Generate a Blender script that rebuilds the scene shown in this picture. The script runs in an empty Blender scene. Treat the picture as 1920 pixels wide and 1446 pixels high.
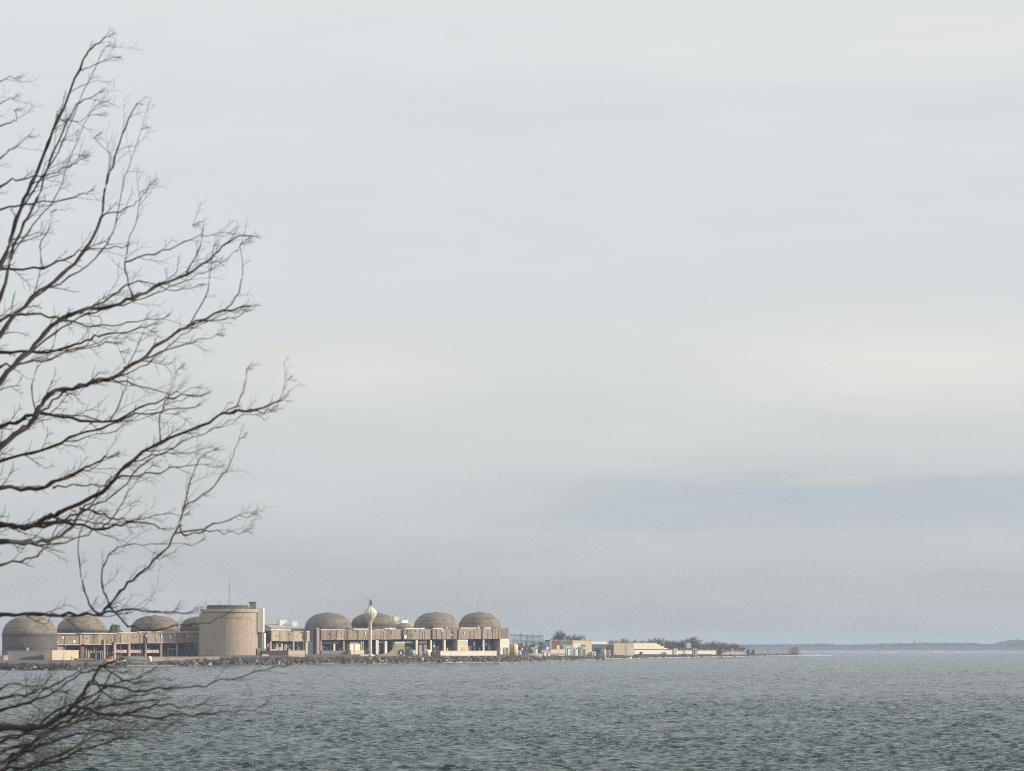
import bpy, math, random
import numpy as np
from mathutils import Vector

rnd = random.Random(7)
scene = bpy.context.scene
COL = scene.collection

# ------------------------------------------------------------------ camera
F, H, YH, CX = 6820.0, 13.0, 1215.0, 960.0      # focal length in photo pixels, eye height, horizon row, centre column
cam_data = bpy.data.cameras.new('camera')
cam = bpy.data.objects.new('camera', cam_data)
COL.objects.link(cam)
cam.location = (0, 0, H)
cam.rotation_euler = (math.radians(90), 0, 0)
cam_data.sensor_width = 36.0
cam_data.lens = 36.0 * F / 1920.0
cam_data.shift_y = (YH - 723.0) / 1920.0
cam_data.clip_start = 0.5
cam_data.clip_end = 60000
cam_data.dof.use_dof = True
cam_data.dof.focus_distance = 3000
cam_data.dof.aperture_fstop = 9.0
scene.camera = cam

# ------------------------------------------------------------------ sun, sky, exposure
SUN_EL, SUN_AZ = math.radians(19), math.radians(98)     # azimuth clockwise from +Y
sd = bpy.data.lights.new('sun', 'SUN')
sd.energy = 5.0
sd.color = (1.0, 0.88, 0.73)
sd.angle = math.radians(2.0)
sun = bpy.data.objects.new('sun', sd)
COL.objects.link(sun)
to_sun = Vector((math.sin(SUN_AZ) * math.cos(SUN_EL), math.cos(SUN_AZ) * math.cos(SUN_EL), math.sin(SUN_EL)))
sun.rotation_euler = to_sun.to_track_quat('Z', 'Y').to_euler()
sun.location = (300, -200, 300)

world = bpy.data.worlds.new('World')
scene.world = world
world.use_nodes = True
wn, wl = world.node_tree.nodes, world.node_tree.links
wn.clear()
out = wn.new('ShaderNodeOutputWorld')
bg = wn.new('ShaderNodeBackground')
bg.inputs['Strength'].default_value = 0.1
wl.new(bg.outputs[0], out.inputs[0])
sky = wn.new('ShaderNodeTexSky')
sky.sky_type = 'NISHITA'
sky.sun_disc = False
sky.sun_elevation = SUN_EL
sky.sun_rotation = SUN_AZ
tc = wn.new('ShaderNodeTexCoord')
sep = wn.new('ShaderNodeSeparateXYZ')
wl.new(tc.outputs['Generated'], sep.inputs[0])
def wmath(op, a, b=None, c=None, clamp=False):
    n = wn.new('ShaderNodeMath'); n.operation = op; n.use_clamp = clamp
    for i, v in enumerate((a, b, c)):
        if v is None: continue
        if isinstance(v, (int, float)): n.inputs[i].default_value = v
        else: wl.new(v, n.inputs[i])
    return n.outputs[0]
def wnoise(scale, detail, rough, dist=0.0):
    m = wn.new('ShaderNodeMapping'); m.inputs['Scale'].default_value = scale
    wl.new(tc.outputs['Generated'], m.inputs[0])
    n = wn.new('ShaderNodeTexNoise'); n.inputs['Scale'].default_value = 1.0
    n.inputs['Detail'].default_value = detail; n.inputs['Roughness'].default_value = rough
    n.inputs['Distortion'].default_value = dist
    wl.new(m.outputs[0], n.inputs['Vector'])
    return n.outputs['Fac']
n1 = wnoise((7, 7, 45), 5, 0.5, 0.3)
n2 = wnoise((16, 16, 110), 5, 0.55, 0.2)
# the overcast deck: darker and greyer low down where one looks through more of it
el = wmath('ADD', sep.outputs['Z'], wmath('MULTIPLY', wmath('SUBTRACT', n1, 0.5), 0.035))
ramp = wn.new('ShaderNodeValToRGB')
wl.new(wmath('DIVIDE', el, 0.2, clamp=True), ramp.inputs[0])
cr = ramp.color_ramp
stops = [(0.0, (.45, .467, .487)), (0.12, (.55, .573, .588)), (0.24, (.635, .66, .675)), (0.40, (.70, .725, .735)), (0.62, (.71, .755, .785)), (1.0, (.785, .80, .795))]
cr.elements[0].position, cr.elements[0].color = stops[0][0], (*stops[0][1], 1)
cr.elements[1].position, cr.elements[1].color = stops[-1][0], (*stops[-1][1], 1)
for p, c in stops[1:-1]:
    e = cr.elements.new(p); e.color = (*c, 1)
def wmix(fac, a, b):
    n = wn.new('ShaderNodeMix'); n.data_type = 'RGBA'
    if isinstance(fac, (int, float)): n.inputs[0].default_value = fac
    else: wl.new(fac, n.inputs[0])
    for i, v in ((6, a), (7, b)):
        if isinstance(v, tuple): n.inputs[i].default_value = (*v, 1)
        else: wl.new(v, n.inputs[i])
    return n.outputs[2]
def wblob(ax, ez, ra, re, amount):
    dx = wmath('DIVIDE', wmath('SUBTRACT', sep.outputs['X'], ax), ra)
    dz = wmath('DIVIDE', wmath('SUBTRACT', wmath('ADD', sep.outputs['Z'], wmath('MULTIPLY', wmath('SUBTRACT', n2, 0.5), 0.02)), ez), re)
    d2 = wmath('ADD', wmath('MULTIPLY', dx, dx), wmath('MULTIPLY', dz, dz))
    return wmath('MULTIPLY', wmath('EXPONENT', wmath('MULTIPLY', d2, -1.0)), amount)
def wbank(ax, ez, ra, re, amount):
    dx = wmath('DIVIDE', wmath('SUBTRACT', sep.outputs['X'], ax), ra)
    dz = wmath('DIVIDE', wmath('SUBTRACT', sep.outputs['Z'], ez), re)
    d2 = wmath('ADD', wmath('MULTIPLY', dx, dx), wmath('MULTIPLY', dz, dz))
    m = wmath('ADD', wmath('SUBTRACT', 1.0, d2), wmath('MULTIPLY', wmath('SUBTRACT', n2, 0.5), 3.2))
    mr_ = wn.new('ShaderNodeMapRange'); mr_.interpolation_type = 'SMOOTHSTEP'
    mr_.inputs[1].default_value = -.1; mr_.inputs[2].default_value = 1.0; mr_.inputs[3].default_value = 0.0; mr_.inputs[4].default_value = amount
    wl.new(m, mr_.inputs[0])
    return mr_.outputs[0]
cloud = ramp.outputs[0]
cloud = wmix(wblob(0.115, 0.078, 0.065, 0.012, 0.95), cloud, (.82, .815, .77))      # pale warm gaps in the deck
cloud = wmix(wblob(0.12, 0.162, 0.10, 0.012, 0.6), cloud, (.83, .83, .80))
cloud = wmix(wblob(-0.045, 0.076, 0.035, 0.008, 0.8), cloud, (.80, .785, .75))
cloud = wmix(wblob(0.02, 0.058, 0.05, 0.006, 0.35), cloud, (.70, .71, .70))
cloud = wmix(wbank(0.100, 0.0405, 0.110, 0.0100, 0.95), cloud, (.495, .555, .605))    # slate bank low on the right
cloud = wmix(wbank(0.045, 0.0350, 0.060, 0.0042, 0.75), cloud, (.51, .565, .615))
cloud = wmix(wblob(0.13, 0.148, 0.07, 0.008, 0.45), cloud, (.66, .70, .75))
cloud = wmix(wblob(0.02, 0.148, 0.05, 0.007, 0.3), cloud, (.68, .72, .76))
cloud = wmix(wmath('MULTIPLY', wmath('SUBTRACT', n2, 0.45), 0.7, clamp=True), cloud, (.73, .765, .795))
fine = wn.new('ShaderNodeVectorMath'); fine.operation = 'SCALE'
wl.new(cloud, fine.inputs[0])
n3 = wnoise((34, 34, 210), 6, 0.6, 0.4)
wl.new(wmath('ADD', 0.93, wmath('ADD', wmath('MULTIPLY', n3, 0.07), wmath('MULTIPLY', n1, 0.07))), fine.inputs['Scale'])
cloud = fine.outputs[0]
sc10 = wn.new('ShaderNodeVectorMath'); sc10.operation = 'SCALE'; sc10.inputs['Scale'].default_value = 10.0
wl.new(cloud, sc10.inputs[0])
skycol = wmix(0.93, sky.outputs[0], sc10.outputs[0])
wl.new(skycol, bg.inputs['Color'])

vs = scene.view_settings
vs.view_transform = 'Standard'
vs.look = 'None'
vs.exposure = 0.0
vs.gamma = 1.0
vs.use_curve_mapping = False
scene.cycles.use_denoising = False
scene.cycles.filter_width = 1.05
scene.cycles.sample_clamp_indirect = 3.0
scene.cycles.sample_clamp_direct = 2.5
scene.cycles.max_bounces = 6
scene.cycles.volume_bounces = 0

# ------------------------------------------------------------------ helpers
def W(px, py, Y):
    return Vector(((px - CX) / F * Y, Y, H + (YH - py) / F * Y))

def mesh_obj(name, verts, faces, mat, parent=None, smooth=False):
    me = bpy.data.meshes.new(name)
    me.from_pydata([tuple(v) for v in verts], [], faces)
    if smooth:
        me.polygons.foreach_set('use_smooth', [True] * len(me.polygons))
    me.materials.append(mat)
    me.update()
    o = bpy.data.objects.new(name, me)
    COL.objects.link(o)
    if parent is not None: o.parent = parent
    return o

class MB:
    def __init__(s): s.v, s.f = [], []
    def add(s, v, f):
        b = len(s.v); s.v += [tuple(p) for p in v]; s.f += [tuple(i + b for i in q) for q in f]; return s
    def box(s, x0, x1, y0, y1, z0, z1):
        return s.add([(x0,y0,z0),(x1,y0,z0),(x1,y1,z0),(x0,y1,z0),(x0,y0,z1),(x1,y0,z1),(x1,y1,z1),(x0,y1,z1)],
                     [(0,3,2,1),(4,5,6,7),(0,1,5,4),(1,2,6,5),(2,3,7,6),(3,0,4,7)])
    def tube(s, pts, radii, n=6, cap=True):
        pts = [Vector(p) for p in pts]
        v, f = [], []
        up = Vector((0, 0, 1))
        for i, p in enumerate(pts):
            d = (pts[min(i+1, len(pts)-1)] - pts[max(i-1, 0)])
            d = d.normalized() if d.length > 1e-9 else Vector((0,0,1))
            a = d.cross(up if abs(d.z) < .95 else Vector((0,1,0))).normalized()
            b = d.cross(a)
            r = radii[i] if not isinstance(radii, (int, float)) else radii
            for k in range(n):
                t = 2 * math.pi * k / n
                v.append(p + a * (r * math.cos(t)) + b * (r * math.sin(t)))
        for i in range(len(pts) - 1):
            for k in range(n):
                k2 = (k + 1) % n
                f.append((i*n+k, i*n+k2, (i+1)*n+k2, (i+1)*n+k))
        if cap:
            f.append(tuple(range(n))); f.append(tuple((len(pts)-1)*n + k for k in reversed(range(n))))
        return s.add(v, f)
    def spin(s, prof, n=40, cx=0, cy=0):
        """prof: list of (r, z) from bottom to top"""
        v, f = [], []
        for r, z in prof:
            for k in range(n):
                t = 2 * math.pi * k / n
                v.append((cx + r * math.cos(t), cy + r * math.sin(t), z))
        m = len(prof)
        for i in range(m - 1):
            for k in range(n):
                k2 = (k + 1) % n
                f.append((i*n+k, i*n+k2, (i+1)*n+k2, (i+1)*n+k))
        f.append(tuple(reversed(range(n)))); f.append(tuple((m-1)*n + k for k in range(n)))
        return s.add(v, f)
    def build(s, name, mat, parent=None, smooth=False):
        return mesh_obj(name, s.v, s.f, mat, parent, smooth)

def thing(name, label, cat, loc=(0,0,0), rz=0.0, group=None):
    o = bpy.data.objects.new(name, None)
    COL.objects.link(o)
    o.empty_display_size = 1.0
    o.location = loc; o.rotation_euler = (0, 0, rz)
    o['label'] = label; o['category'] = cat
    if group: o['group'] = group
    return o
def tag(o, label, cat, group=None, kind=None):
    o['label'] = label; o['category'] = cat
    if group: o['group'] = group
    if kind: o['kind'] = kind
    return o
def box(name, mat, parent, x0, x1, y0, y1, z0, z1):
    return MB().box(min(x0,x1), max(x0,x1), y0, y1, min(z0,z1), max(z0,z1)).build(name, mat, parent)

# ------------------------------------------------------------------ materials
def new_mat(name):
    m = bpy.data.materials.new(name); m.use_nodes = True
    nt = m.node_tree
    return m, nt.nodes, nt.links, nt.nodes['Principled BSDF']
def surf(name, col, rough=0.85, var=0.22, scale=0.25, streak=0.0, rings=0.0, rand=0.10, bump=0.0, metal=0.0, col2=None):
    """weathered surface: blotches, rain streaks, pour rings, and a value of its own per piece"""
    m, N, L, b = new_mat(name)
    b.inputs['Roughness'].default_value = rough
    b.inputs['Metallic'].default_value = metal
    t = N.new('ShaderNodeTexCoord')
    def noise(sc, detail=5, rough_=.6):
        mp = N.new('ShaderNodeMapping'); mp.inputs['Scale'].default_value = sc
        L.new(t.outputs['Object'], mp.inputs[0])
        oi = N.new('ShaderNodeObjectInfo')
        ad = N.new('ShaderNodeVectorMath'); ad.operation = 'ADD'
        ml = N.new('ShaderNodeMath'); ml.operation = 'MULTIPLY'; ml.inputs[1].default_value = 57.0
        L.new(oi.outputs['Random'], ml.inputs[0])
        L.new(mp.outputs[0], ad.inputs[0]); L.new(ml.outputs[0], ad.inputs[1])
        n = N.new('ShaderNodeTexNoise'); n.inputs['Scale'].default_value = 1
        n.inputs['Detail'].default_value = detail; n.inputs['Roughness'].default_value = rough_
        L.new(ad.outputs[0], n.inputs['Vector'])
        return n.outputs['Fac']
    def M(op, a, b_):
        n = N.new('ShaderNodeMath'); n.operation = op
        for i, v in enumerate((a, b_)):
            if isinstance(v, (int, float)): n.inputs[i].default_value = v
            else: L.new(v, n.inputs[i])
        return n.outputs[0]
    n_a = noise((scale,) * 3)
    v = M('ADD', 1.0, M('MULTIPLY', M('SUBTRACT', n_a, .5), var * 4))
    if streak:
        v = M('ADD', v, M('MULTIPLY', M('SUBTRACT', noise((scale*4, scale*4, scale*.25)), .5), streak * 4))
    if rings:
        v = M('ADD', v, M('MULTIPLY', M('SUBTRACT', noise((scale*.25, scale*.25, scale*7)), .5), rings * 4))
    oi = N.new('ShaderNodeObjectInfo')
    v = M('MULTIPLY', v, M('ADD', 1 - rand, M('MULTIPLY', oi.outputs['Random'], 2 * rand)))
    v = M('MAXIMUM', v, 0.25)
    c = N.new('ShaderNodeMix'); c.data_type = 'RGBA'
    c.inputs[6].default_value = (*col, 1); c.inputs[7].default_value = (*(col2 or tuple(x * .8 for x in col)), 1)
    L.new(noise((scale*.6,)*3, 3), c.inputs[0])
    sc_ = N.new('ShaderNodeVectorMath'); sc_.operation = 'SCALE'
    L.new(c.outputs[2], sc_.inputs[0]); L.new(v, sc_.inputs['Scale'])
    L.new(sc_.outputs[0], b.inputs['Base Color'])
    if bump:
        bp = N.new('ShaderNodeBump'); bp.inputs['Distance'].default_value = bump
        L.new(noise((scale*4,)*3), bp.inputs['Height']); L.new(bp.outputs[0], b.inputs['Normal'])
    return m

M = {}
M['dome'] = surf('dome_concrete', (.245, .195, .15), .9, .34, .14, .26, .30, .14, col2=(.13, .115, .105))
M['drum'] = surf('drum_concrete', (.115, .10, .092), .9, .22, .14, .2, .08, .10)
M['vac'] = surf('tank_concrete', (.43, .36, .275), .9, .12, .14, .16, .05, .04, col2=(.34, .285, .225))
M['fascia'] = surf('fascia_concrete', (.36, .285, .215), .9, .16, .30, .22, 0, .24, col2=(.26, .215, .17))
M['pier'] = surf('pier_concrete', (.44, .37, .30), .9, .10, .3, .14, 0, .12)
M['pink_pier'] = surf('pink_pier_concrete', (.42, .32, .26), .9, .10, .3, .10, 0, .05)
M['greyc'] = surf('grey_concrete', (.20, .20, .21), .9, .10, .15, .08, 0, .08)
M['greyl'] = surf('pale_grey_cladding', (.42, .42, .40), .8, .10, .2, .10, 0, .10)
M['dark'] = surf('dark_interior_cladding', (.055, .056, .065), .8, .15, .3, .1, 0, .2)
M['darkblue'] = surf('dark_blue_cladding', (.045, .065, .095), .6, .15, .3, .1, 0, .2)
M['white'] = surf('white_paint', (.82, .80, .76), .6, .05, .3, .06, 0, .06)
M['cream'] = surf('cream_cladding', (.74, .61, .43), .7, .05, .2, .06, 0, .05)
M['creamw'] = surf('cream_white_cladding', (.80, .74, .61), .7, .05, .2, .06, 0, .06)
M['yellow'] = surf('yellow_paint', (.66, .48, .14), .6, .08, .4, .05, 0, .05)
M['orange'] = surf('orange_paint', (.62, .20, .06), .5, .10, .6, .05, 0, .12)
M['pinkw'] = surf('pinkish_concrete_rail', (.56, .46, .40), .8, .08, .3, .08, 0, .10)
M['roof'] = surf('roof_gravel', (.26, .24, .22), .95, .12, .2, 0, 0, .1)
M['rooflight'] = surf('pale_roof_edging', (.66, .56, .47), .7, .08, .3, 0, 0, .10)
M['steel'] = surf('galvanised_steel', (.15, .165, .185), .55, .12, .5, 0, 0, .15, metal=.3)
M['darksteel'] = surf('dark_steel', (.05, .055, .065), .55, .12, .5, 0, 0, .15)
M['gantry'] = surf('gantry_steel', (.15, .165, .18), .6, .12, .5, 0, 0, .3)
M['mast'] = surf('mast_paint', (.20, .28, .31), .6, .1, .5)
M['tower'] = surf('tower_white_paint', (.72, .66, .58), .6, .14, .30, .24, 0, .0, col2=(.52, .46, .39))
M['blue'] = surf('blue_cladding', (.10, .20, .30), .6, .1, .3)
M['green'] = surf('green_grey_tarpaulin', (.20, .22, .19), .85, .2, .6, .1, 0, .1)
M['brown'] = surf('brown_rusted_cladding', (.22, .12, .085), .85, .2, .4, .1, 0, .1)
M['brick'] = surf('brown_panel', (.27, .195, .14), .9, .12, .3, .08, 0, .06)
M['mural'] = surf('sand_coloured_wall', (.62, .47, .29), .85, .08, .3, .05, 0, 0)
M['muralgreen'] = surf('pale_green_wall_paint', (.46, .49, .38), .85, .08, .3, .05, 0, 0)
M['teal'] = surf('dark_teal_paint', (.05, .095, .12), .6, .05, .3)
M['rock'] = surf('armour_stone', (.095, .075, .063), .95, .3, .35, 0, 0, 0, col2=(.05, .044, .042))
M['rockpale'] = surf('pale_armour_stone', (.22, .19, .165), .95, .25, .35, 0, 0, 0, col2=(.20, .17, .15))
M['soil'] = surf('embankment_soil', (.085, .068, .056), .98, .25, .05, 0, 0, 0, col2=(.10, .085, .075))
M['grass_dry'] = surf('winter_grass', (.20, .16, .085), .98, .25, .4, 0, 0, 0, col2=(.11, .12, .05))
M['dune'] = surf('dune_sand', (.30, .25, .20), .98, .15, .1, 0, 0, 0)
M['bark'] = surf('bark', (.080, .070, .066), .95, .25, 6.0, .25, 0, 0, col2=(.048, .043, .041))
M['fartwig'] = surf('far_twigs', (.27, .205, .165), .98, .2, .5, 0, 0, .3, col2=(.15, .125, .115))
M['shrub'] = surf('evergreen_foliage', (.05, .058, .035), .98, .2, .5, 0, 0, .2)
M['rust_shrub'] = surf('russet_winter_leaves', (.20, .115, .065), .98, .2, .5, 0, 0, .2)
M['farwood'] = surf('far_wood', (.07, .075, .07), .98, .2, .02, 0, 0, 0)
M['foam'] = surf('surf_foam', (.78, .79, .78), .9, .06, .2)
M['ledge'] = surf('wet_concrete_ledge', (.24, .22, .20), .8, .12, .2, .05, 0, .1)

# ------------------------------------------------------------------ water
mw, N, L, b = new_mat('lake_water')
b.inputs['Base Color'].default_value = (.022, .052, .055, 1)
b.inputs['Roughness'].default_value = 0.08
b.inputs['IOR'].default_value = 1.333
t = N.new('ShaderNodeTexCoord')
def wn_(scale, det):
    mp = N.new('ShaderNodeMapping'); mp.inputs['Scale'].default_value = scale
    L.new(t.outputs['Object'], mp.inputs[0])
    n = N.new('ShaderNodeTexNoise'); n.inputs['Scale'].default_value = 1; n.inputs['Detail'].default_value = det
    n.inputs['Roughness'].default_value = .6
    L.new(mp.outputs[0], n.inputs['Vector']); return n
na, nb = wn_((1.1, 1.8, 1), 4), wn_((.22, .4, 1), 3)
b1 = N.new('ShaderNodeBump'); b1.inputs['Distance'].default_value = 1.1; b1.inputs['Strength'].default_value = 0.55
L.new(na.outputs['Fac'], b1.inputs['Height'])
b2 = N.new('ShaderNodeBump'); b2.inputs['Distance'].default_value = 3.0; b2.inputs['Strength'].default_value = 0.6
L.new(nb.outputs['Fac'], b2.inputs['Height']); L.new(b1.outputs[0], b2.inputs['Normal'])
L.new(b2.outputs[0], b.inputs['Normal'])
ng = wn_((.11, .018, 1), 6); ng.inputs['Roughness'].default_value = .7
mr = N.new('ShaderNodeMapRange'); mr.inputs[1].default_value = .36; mr.inputs[2].default_value = .64; mr.inputs[3].default_value = .30; mr.inputs[4].default_value = 1.0
L.new(ng.outputs['Fac'], mr.inputs[0]); L.new(mr.outputs[0], b1.inputs['Strength']); L.new(mr.outputs[0], b2.inputs['Strength'])

def build_water():
    r = np.random.RandomState(3)
    ys = [-400, -200, -50, 40, 120, 220, 300]
    y = 330.0
    while y < 1000: ys.append(y); y *= 1.0014
    while y < 4200: ys.append(y); y *= 1.0021
    while y < 31500: ys.append(y); y *= 1.02
    ys = np.array(ys)
    dense = np.arange(-0.165, 0.1651, 0.0009)
    us = np.concatenate([[-3, -1.5, -.8, -.45, -.3, -.22, -.185], dense, [.185, .22, .3, .45, .8, 1.5, 3]])
    Yg, Ug = np.meshgrid(ys, us, indexing='ij')
    Xg = np.clip(Ug * np.maximum(Yg, 300), -5600, 5600)
    sp = np.maximum(np.gradient(ys)[:, None] * .42, np.maximum(Yg, 1) * .0007)
    Z = np.zeros_like(Xg); DX = np.zeros_like(Xg); DY = np.zeros_like(Xg)
    inside = (np.abs(Ug) < .166) & (Yg > 325)
    for i in range(64):
        lam = .8 * (7 / .8) ** r.rand()
        ang = r.normal(0, .55) + math.radians(-100)
        k = 2 * math.pi / lam
        amp = 0.0165 * lam ** .62
        ph = r.rand() * 6.283
        fade = np.clip((lam / sp - .8) / 1.0, 0, 1)
        if lam > 2.6: fade = fade * (.40 + .60 * np.clip((Yg - 600) / 1500, 0, 1))      # the longer waves run farther out
        th = k * (math.cos(ang) * Xg + math.sin(ang) * Yg) + ph
        Z += amp * fade * np.sin(th)
        DX += .8 * amp * fade * math.cos(ang) * np.cos(th); DY += .8 * amp * fade * math.sin(ang) * np.cos(th)
    # gusts: patches of livelier and calmer water
    gust = 1 + .2 * np.sin(Xg / 31 + 1.3 * np.sin(Yg / 83)) * np.sin(Yg / 57 + Xg / 140) + .1 * np.sin(Xg / 90 - Yg / 130)
    Z, DX, DY = [np.where(inside, q * gust, 0) for q in (Z, DX, DY)]
    V = np.stack([Xg + DX, Yg + DY, Z], -1).reshape(-1, 3).astype(np.float32)
    nr, nc = Xg.shape
    idx = np.arange(nr * nc).reshape(nr, nc)
    Q = np.stack([idx[:-1, :-1], idx[:-1, 1:], idx[1:, 1:], idx[1:, :-1]], -1).reshape(-1, 4)
    me = bpy.data.meshes.new('water')
    me.vertices.add(len(V)); me.vertices.foreach_set('co', V.ravel())
    me.loops.add(Q.size); me.loops.foreach_set('vertex_index', Q.ravel().astype(np.int32))
    me.polygons.add(len(Q)); me.polygons.foreach_set('loop_start', np.arange(0, Q.size, 4, dtype=np.int32))
    me.polygons.foreach_set('use_smooth', np.ones(len(Q), dtype=bool))
    me.materials.append(mw)
    me.update(calc_edges=True)
    o = bpy.data.objects.new('water', me); COL.objects.link(o)
    o['kind'] = 'structure'; o['label'] = 'choppy grey green lake water reaching to the horizon'
    return o
build_water()

# ------------------------------------------------------------------ land of the headland
def interp(table, x): return float(np.interp(x, [p[0] for p in table], [p[1] for p in table]))
WL = [(-500, 1258), (0, 1257), (150, 1257.5), (230, 1252), (300, 1250), (430, 1248.5), (560, 1246), (700, 1244.6), (960, 1242), (1100, 1237.3), (1250, 1234), (1400, 1231.2), (1500, 1229.6), (1530, 1229.3)]
ZT = [(-500, 4.6), (0, 4.6), (130, 4.4), (190, 3.9), (290, 4.1), (345, 5.6), (430, 7.0), (600, 7.4), (950, 7.0), (1100, 5.4), (1250, 4.6), (1400, 3.4), (1470, 2.2), (1500, 1.2), (1530, .4)]
DEP = [(-500, 1500), (900, 1500), (1200, 1300), (1350, 900), (1420, 260), (1480, 90), (1530, 10)]
def shoreY(px): return H * F / (interp(WL, px) - YH) + 3 * math.sin(px * .21) + 2 * math.sin(px * .57 + 1)
def ground(px): return interp(ZT, px)
def gnd(px, Y):
    d = Y - shoreY(px)
    return ground(px) * float(np.interp(d, [q[0] for q in rows], [max(q[1], 0) for q in rows]))
rows = [(-25, -2.0), (-2, -.3), (6, .28), (13, .42), (24, .62), (34, .68), (90, .78), (210, 1.0)]
cols = np.arange(-500, 1531, 6)
V, Fc = [], []
for px in cols:
    yw, zt, dp = shoreY(px), ground(px), interp(DEP, px)
    for d, k in rows:
        d = min(d, 34 + dp) if d > 34 else d
        Y = yw + d
        z = k * zt if k > 0 else k
        V.append(((px - CX) / F * Y, Y, z))
    for q in (.12, .3, .6, 1.0):
        Y = yw + min(210, 34 + dp) + dp * q
        V.append(((px - CX) / F * Y, Y, zt))
    Y = yw + min(210, 34 + dp) + dp + 25
    V.append(((px - CX) / F * Y, Y, -2))
nr = len(rows) + 5
for i in range(len(cols) - 1):
    for j in range(nr - 1):
        a = i * nr + j
        Fc.append((a, a + nr, a + nr + 1, a + 1))
land = mesh_obj('ground', V, Fc, M['soil'])
land['kind'] = 'structure'; land['label'] = 'flat made ground of the headland behind the rock bank'

# armour stones on the bank: too small and too many to tell apart
def stones(name, mat, px0, px1, n, seed, smin, smax, label, dmin=1, dmax=31):
    r = random.Random(seed)
    mb = MB()
    base = [(-1,-1,-1),(1,-1,-1),(1,1,-1),(-1,1,-1),(-.8,-.7,.8),(.7,-.8,.9),(.8,.7,.7),(-.7,.8,1)]
    fcs = [(0,3,2,1),(4,5,6,7),(0,1,5,4),(1,2,6,5),(2,3,7,6),(3,0,4,7)]
    for i in range(n):
        px = px0 + (px1 - px0) * r.random()
        if 132 < px < 318 and r.random() < .82: continue
        d = dmin + (dmax - dmin) * r.random() ** 1.1
        k = np.interp(d, [q[0] for q in rows], [q[1] for q in rows])
        Y = shoreY(px) + d
        z = k * ground(px)
        s = smin + (smax - smin) * r.random() ** 3
        sx, sy, sz = s * r.uniform(.8, 1.7), s * r.uniform(.7, 1.2), s * r.uniform(.45, .95)
        a = r.uniform(0, 6.28); tl = r.uniform(-.4, .4)
        ca, sa = math.cos(a), math.sin(a)
        vv = []
        for (x, y_, zz) in base:
            x, y_, zz = x*sx*r.uniform(.75,1.1)*.5, y_*sy*r.uniform(.75,1.1)*.5, zz*sz*r.uniform(.75,1.1)*.5
            zz += x * tl
            vv.append(((px-CX)/F*Y + x*ca - y_*sa, Y + x*sa + y_*ca, z + zz + sz*.2))
        mb.add(vv, fcs)
    o = mb.build(name, mat)
    tag(o, label, 'rocks', kind='stuff')
    return o
M['rockwet'] = surf('wet_armour_stone', (.035, .031, .030), .35, .3, .35, 0, 0, 0, col2=(.022, .021, .021))
stones('armour_stones', M['rock'], -60, 1505, 5600, 11, .6, 2.8, 'dark brown armour stones heaped along the waterline of the headland', 5, 31)
stones('pale_armour_stones', M['rockpale'], 100, 1505, 800, 12, .7, 3.0, 'scattered pale stones lying among the dark shore rocks', 9, 34)
stones('wet_stones', M['rockwet'], -60, 1505, 2200, 13, .8, 3.2, 'wet black stones along the very edge of the water', -1, 9)

# ------------------------------------------------------------------ reactor domes
def reactor_dome(px, Y, wpx, py_top, py_spring, label, conical=.80, vent=True):
    R = wpx / 2 / F * Y
    g = ground(px)
    X = (px - CX) / F * Y
    zt = W(px, py_top, Y).z - g
    zs = W(px, py_spring, Y).z - g
    t = thing('reactor_dome', label, 'dome', (X, Y, g - .2), 0, 'domed reactor buildings of the station')
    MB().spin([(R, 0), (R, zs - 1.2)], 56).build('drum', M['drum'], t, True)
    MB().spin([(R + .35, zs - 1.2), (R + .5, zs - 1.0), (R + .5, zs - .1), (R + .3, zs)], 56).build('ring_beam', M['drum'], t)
    prof = []
    n = 22
    for i in range(n + 1):
        a = i / n * math.pi / 2
        r = R * math.cos(a) ** conical
        z = zs + (zt - zs) * math.sin(a)
        if 0 < i < n and i % 3 == 0:                      # pour joints step in a little
            prof.append((r + .10, z - .08)); prof.append((max(r - .12, .1), z + .08))
        else:
            prof.append((max(r, .1), z))
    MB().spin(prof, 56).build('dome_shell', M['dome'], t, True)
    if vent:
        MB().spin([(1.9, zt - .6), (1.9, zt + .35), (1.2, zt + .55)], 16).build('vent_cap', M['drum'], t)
    return t
reactor_dome(56, 2850, 103, 1155, 1189, 'large brown reactor dome with its tall drum bare, leftmost of all the domes')
reactor_dome(153.5, 2965, 93, 1154.5, 1181, 'brown dome behind the first long panel of the left low hall')
reactor_dome(291, 3020, 91, 1154, 1180, 'dark dome behind the middle of the left low hall')
reactor_dome(384, 3070, 92, 1155, 1178, 'dome mostly hidden behind the left side of the round concrete tank')
reactor_dome(615.5, 3275, 89, 1149, 1179.5, 'brown dome just left of the white water tower')
reactor_dome(700.5, 3330, 84, 1148, 1170, 'brown dome directly behind the white water tower', 1.05)
reactor_dome(818, 3370, 86, 1148, 1180, 'brown dome second from the right, beside the dome with a thin rod', .72)
reactor_dome(899.5, 3430, 81, 1148, 1179.5, 'brown dome at the far right carrying a thin rod', .72)
reactor_dome(757, 3500, 44, 1168, 1181, 'small low dome seen in the gap right of the water tower', 1.0, False)
# thin rod on the last dome
p = W(896, 1150, 3430)
t = thing('lightning_rod', 'thin dark rod rising from the rightmost dome', 'rod', (p.x, p.y, p.z - .5))
MB().tube([(0,0,0), (0,0,7), (0,0,13.6)], [.20, .15, .08], 6).build('rod', M['steel'], t)
MB().tube([(0,0,-.3), (0,0,.9)], [.5, .45], 8).build('socket', M['steel'], t)

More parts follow.
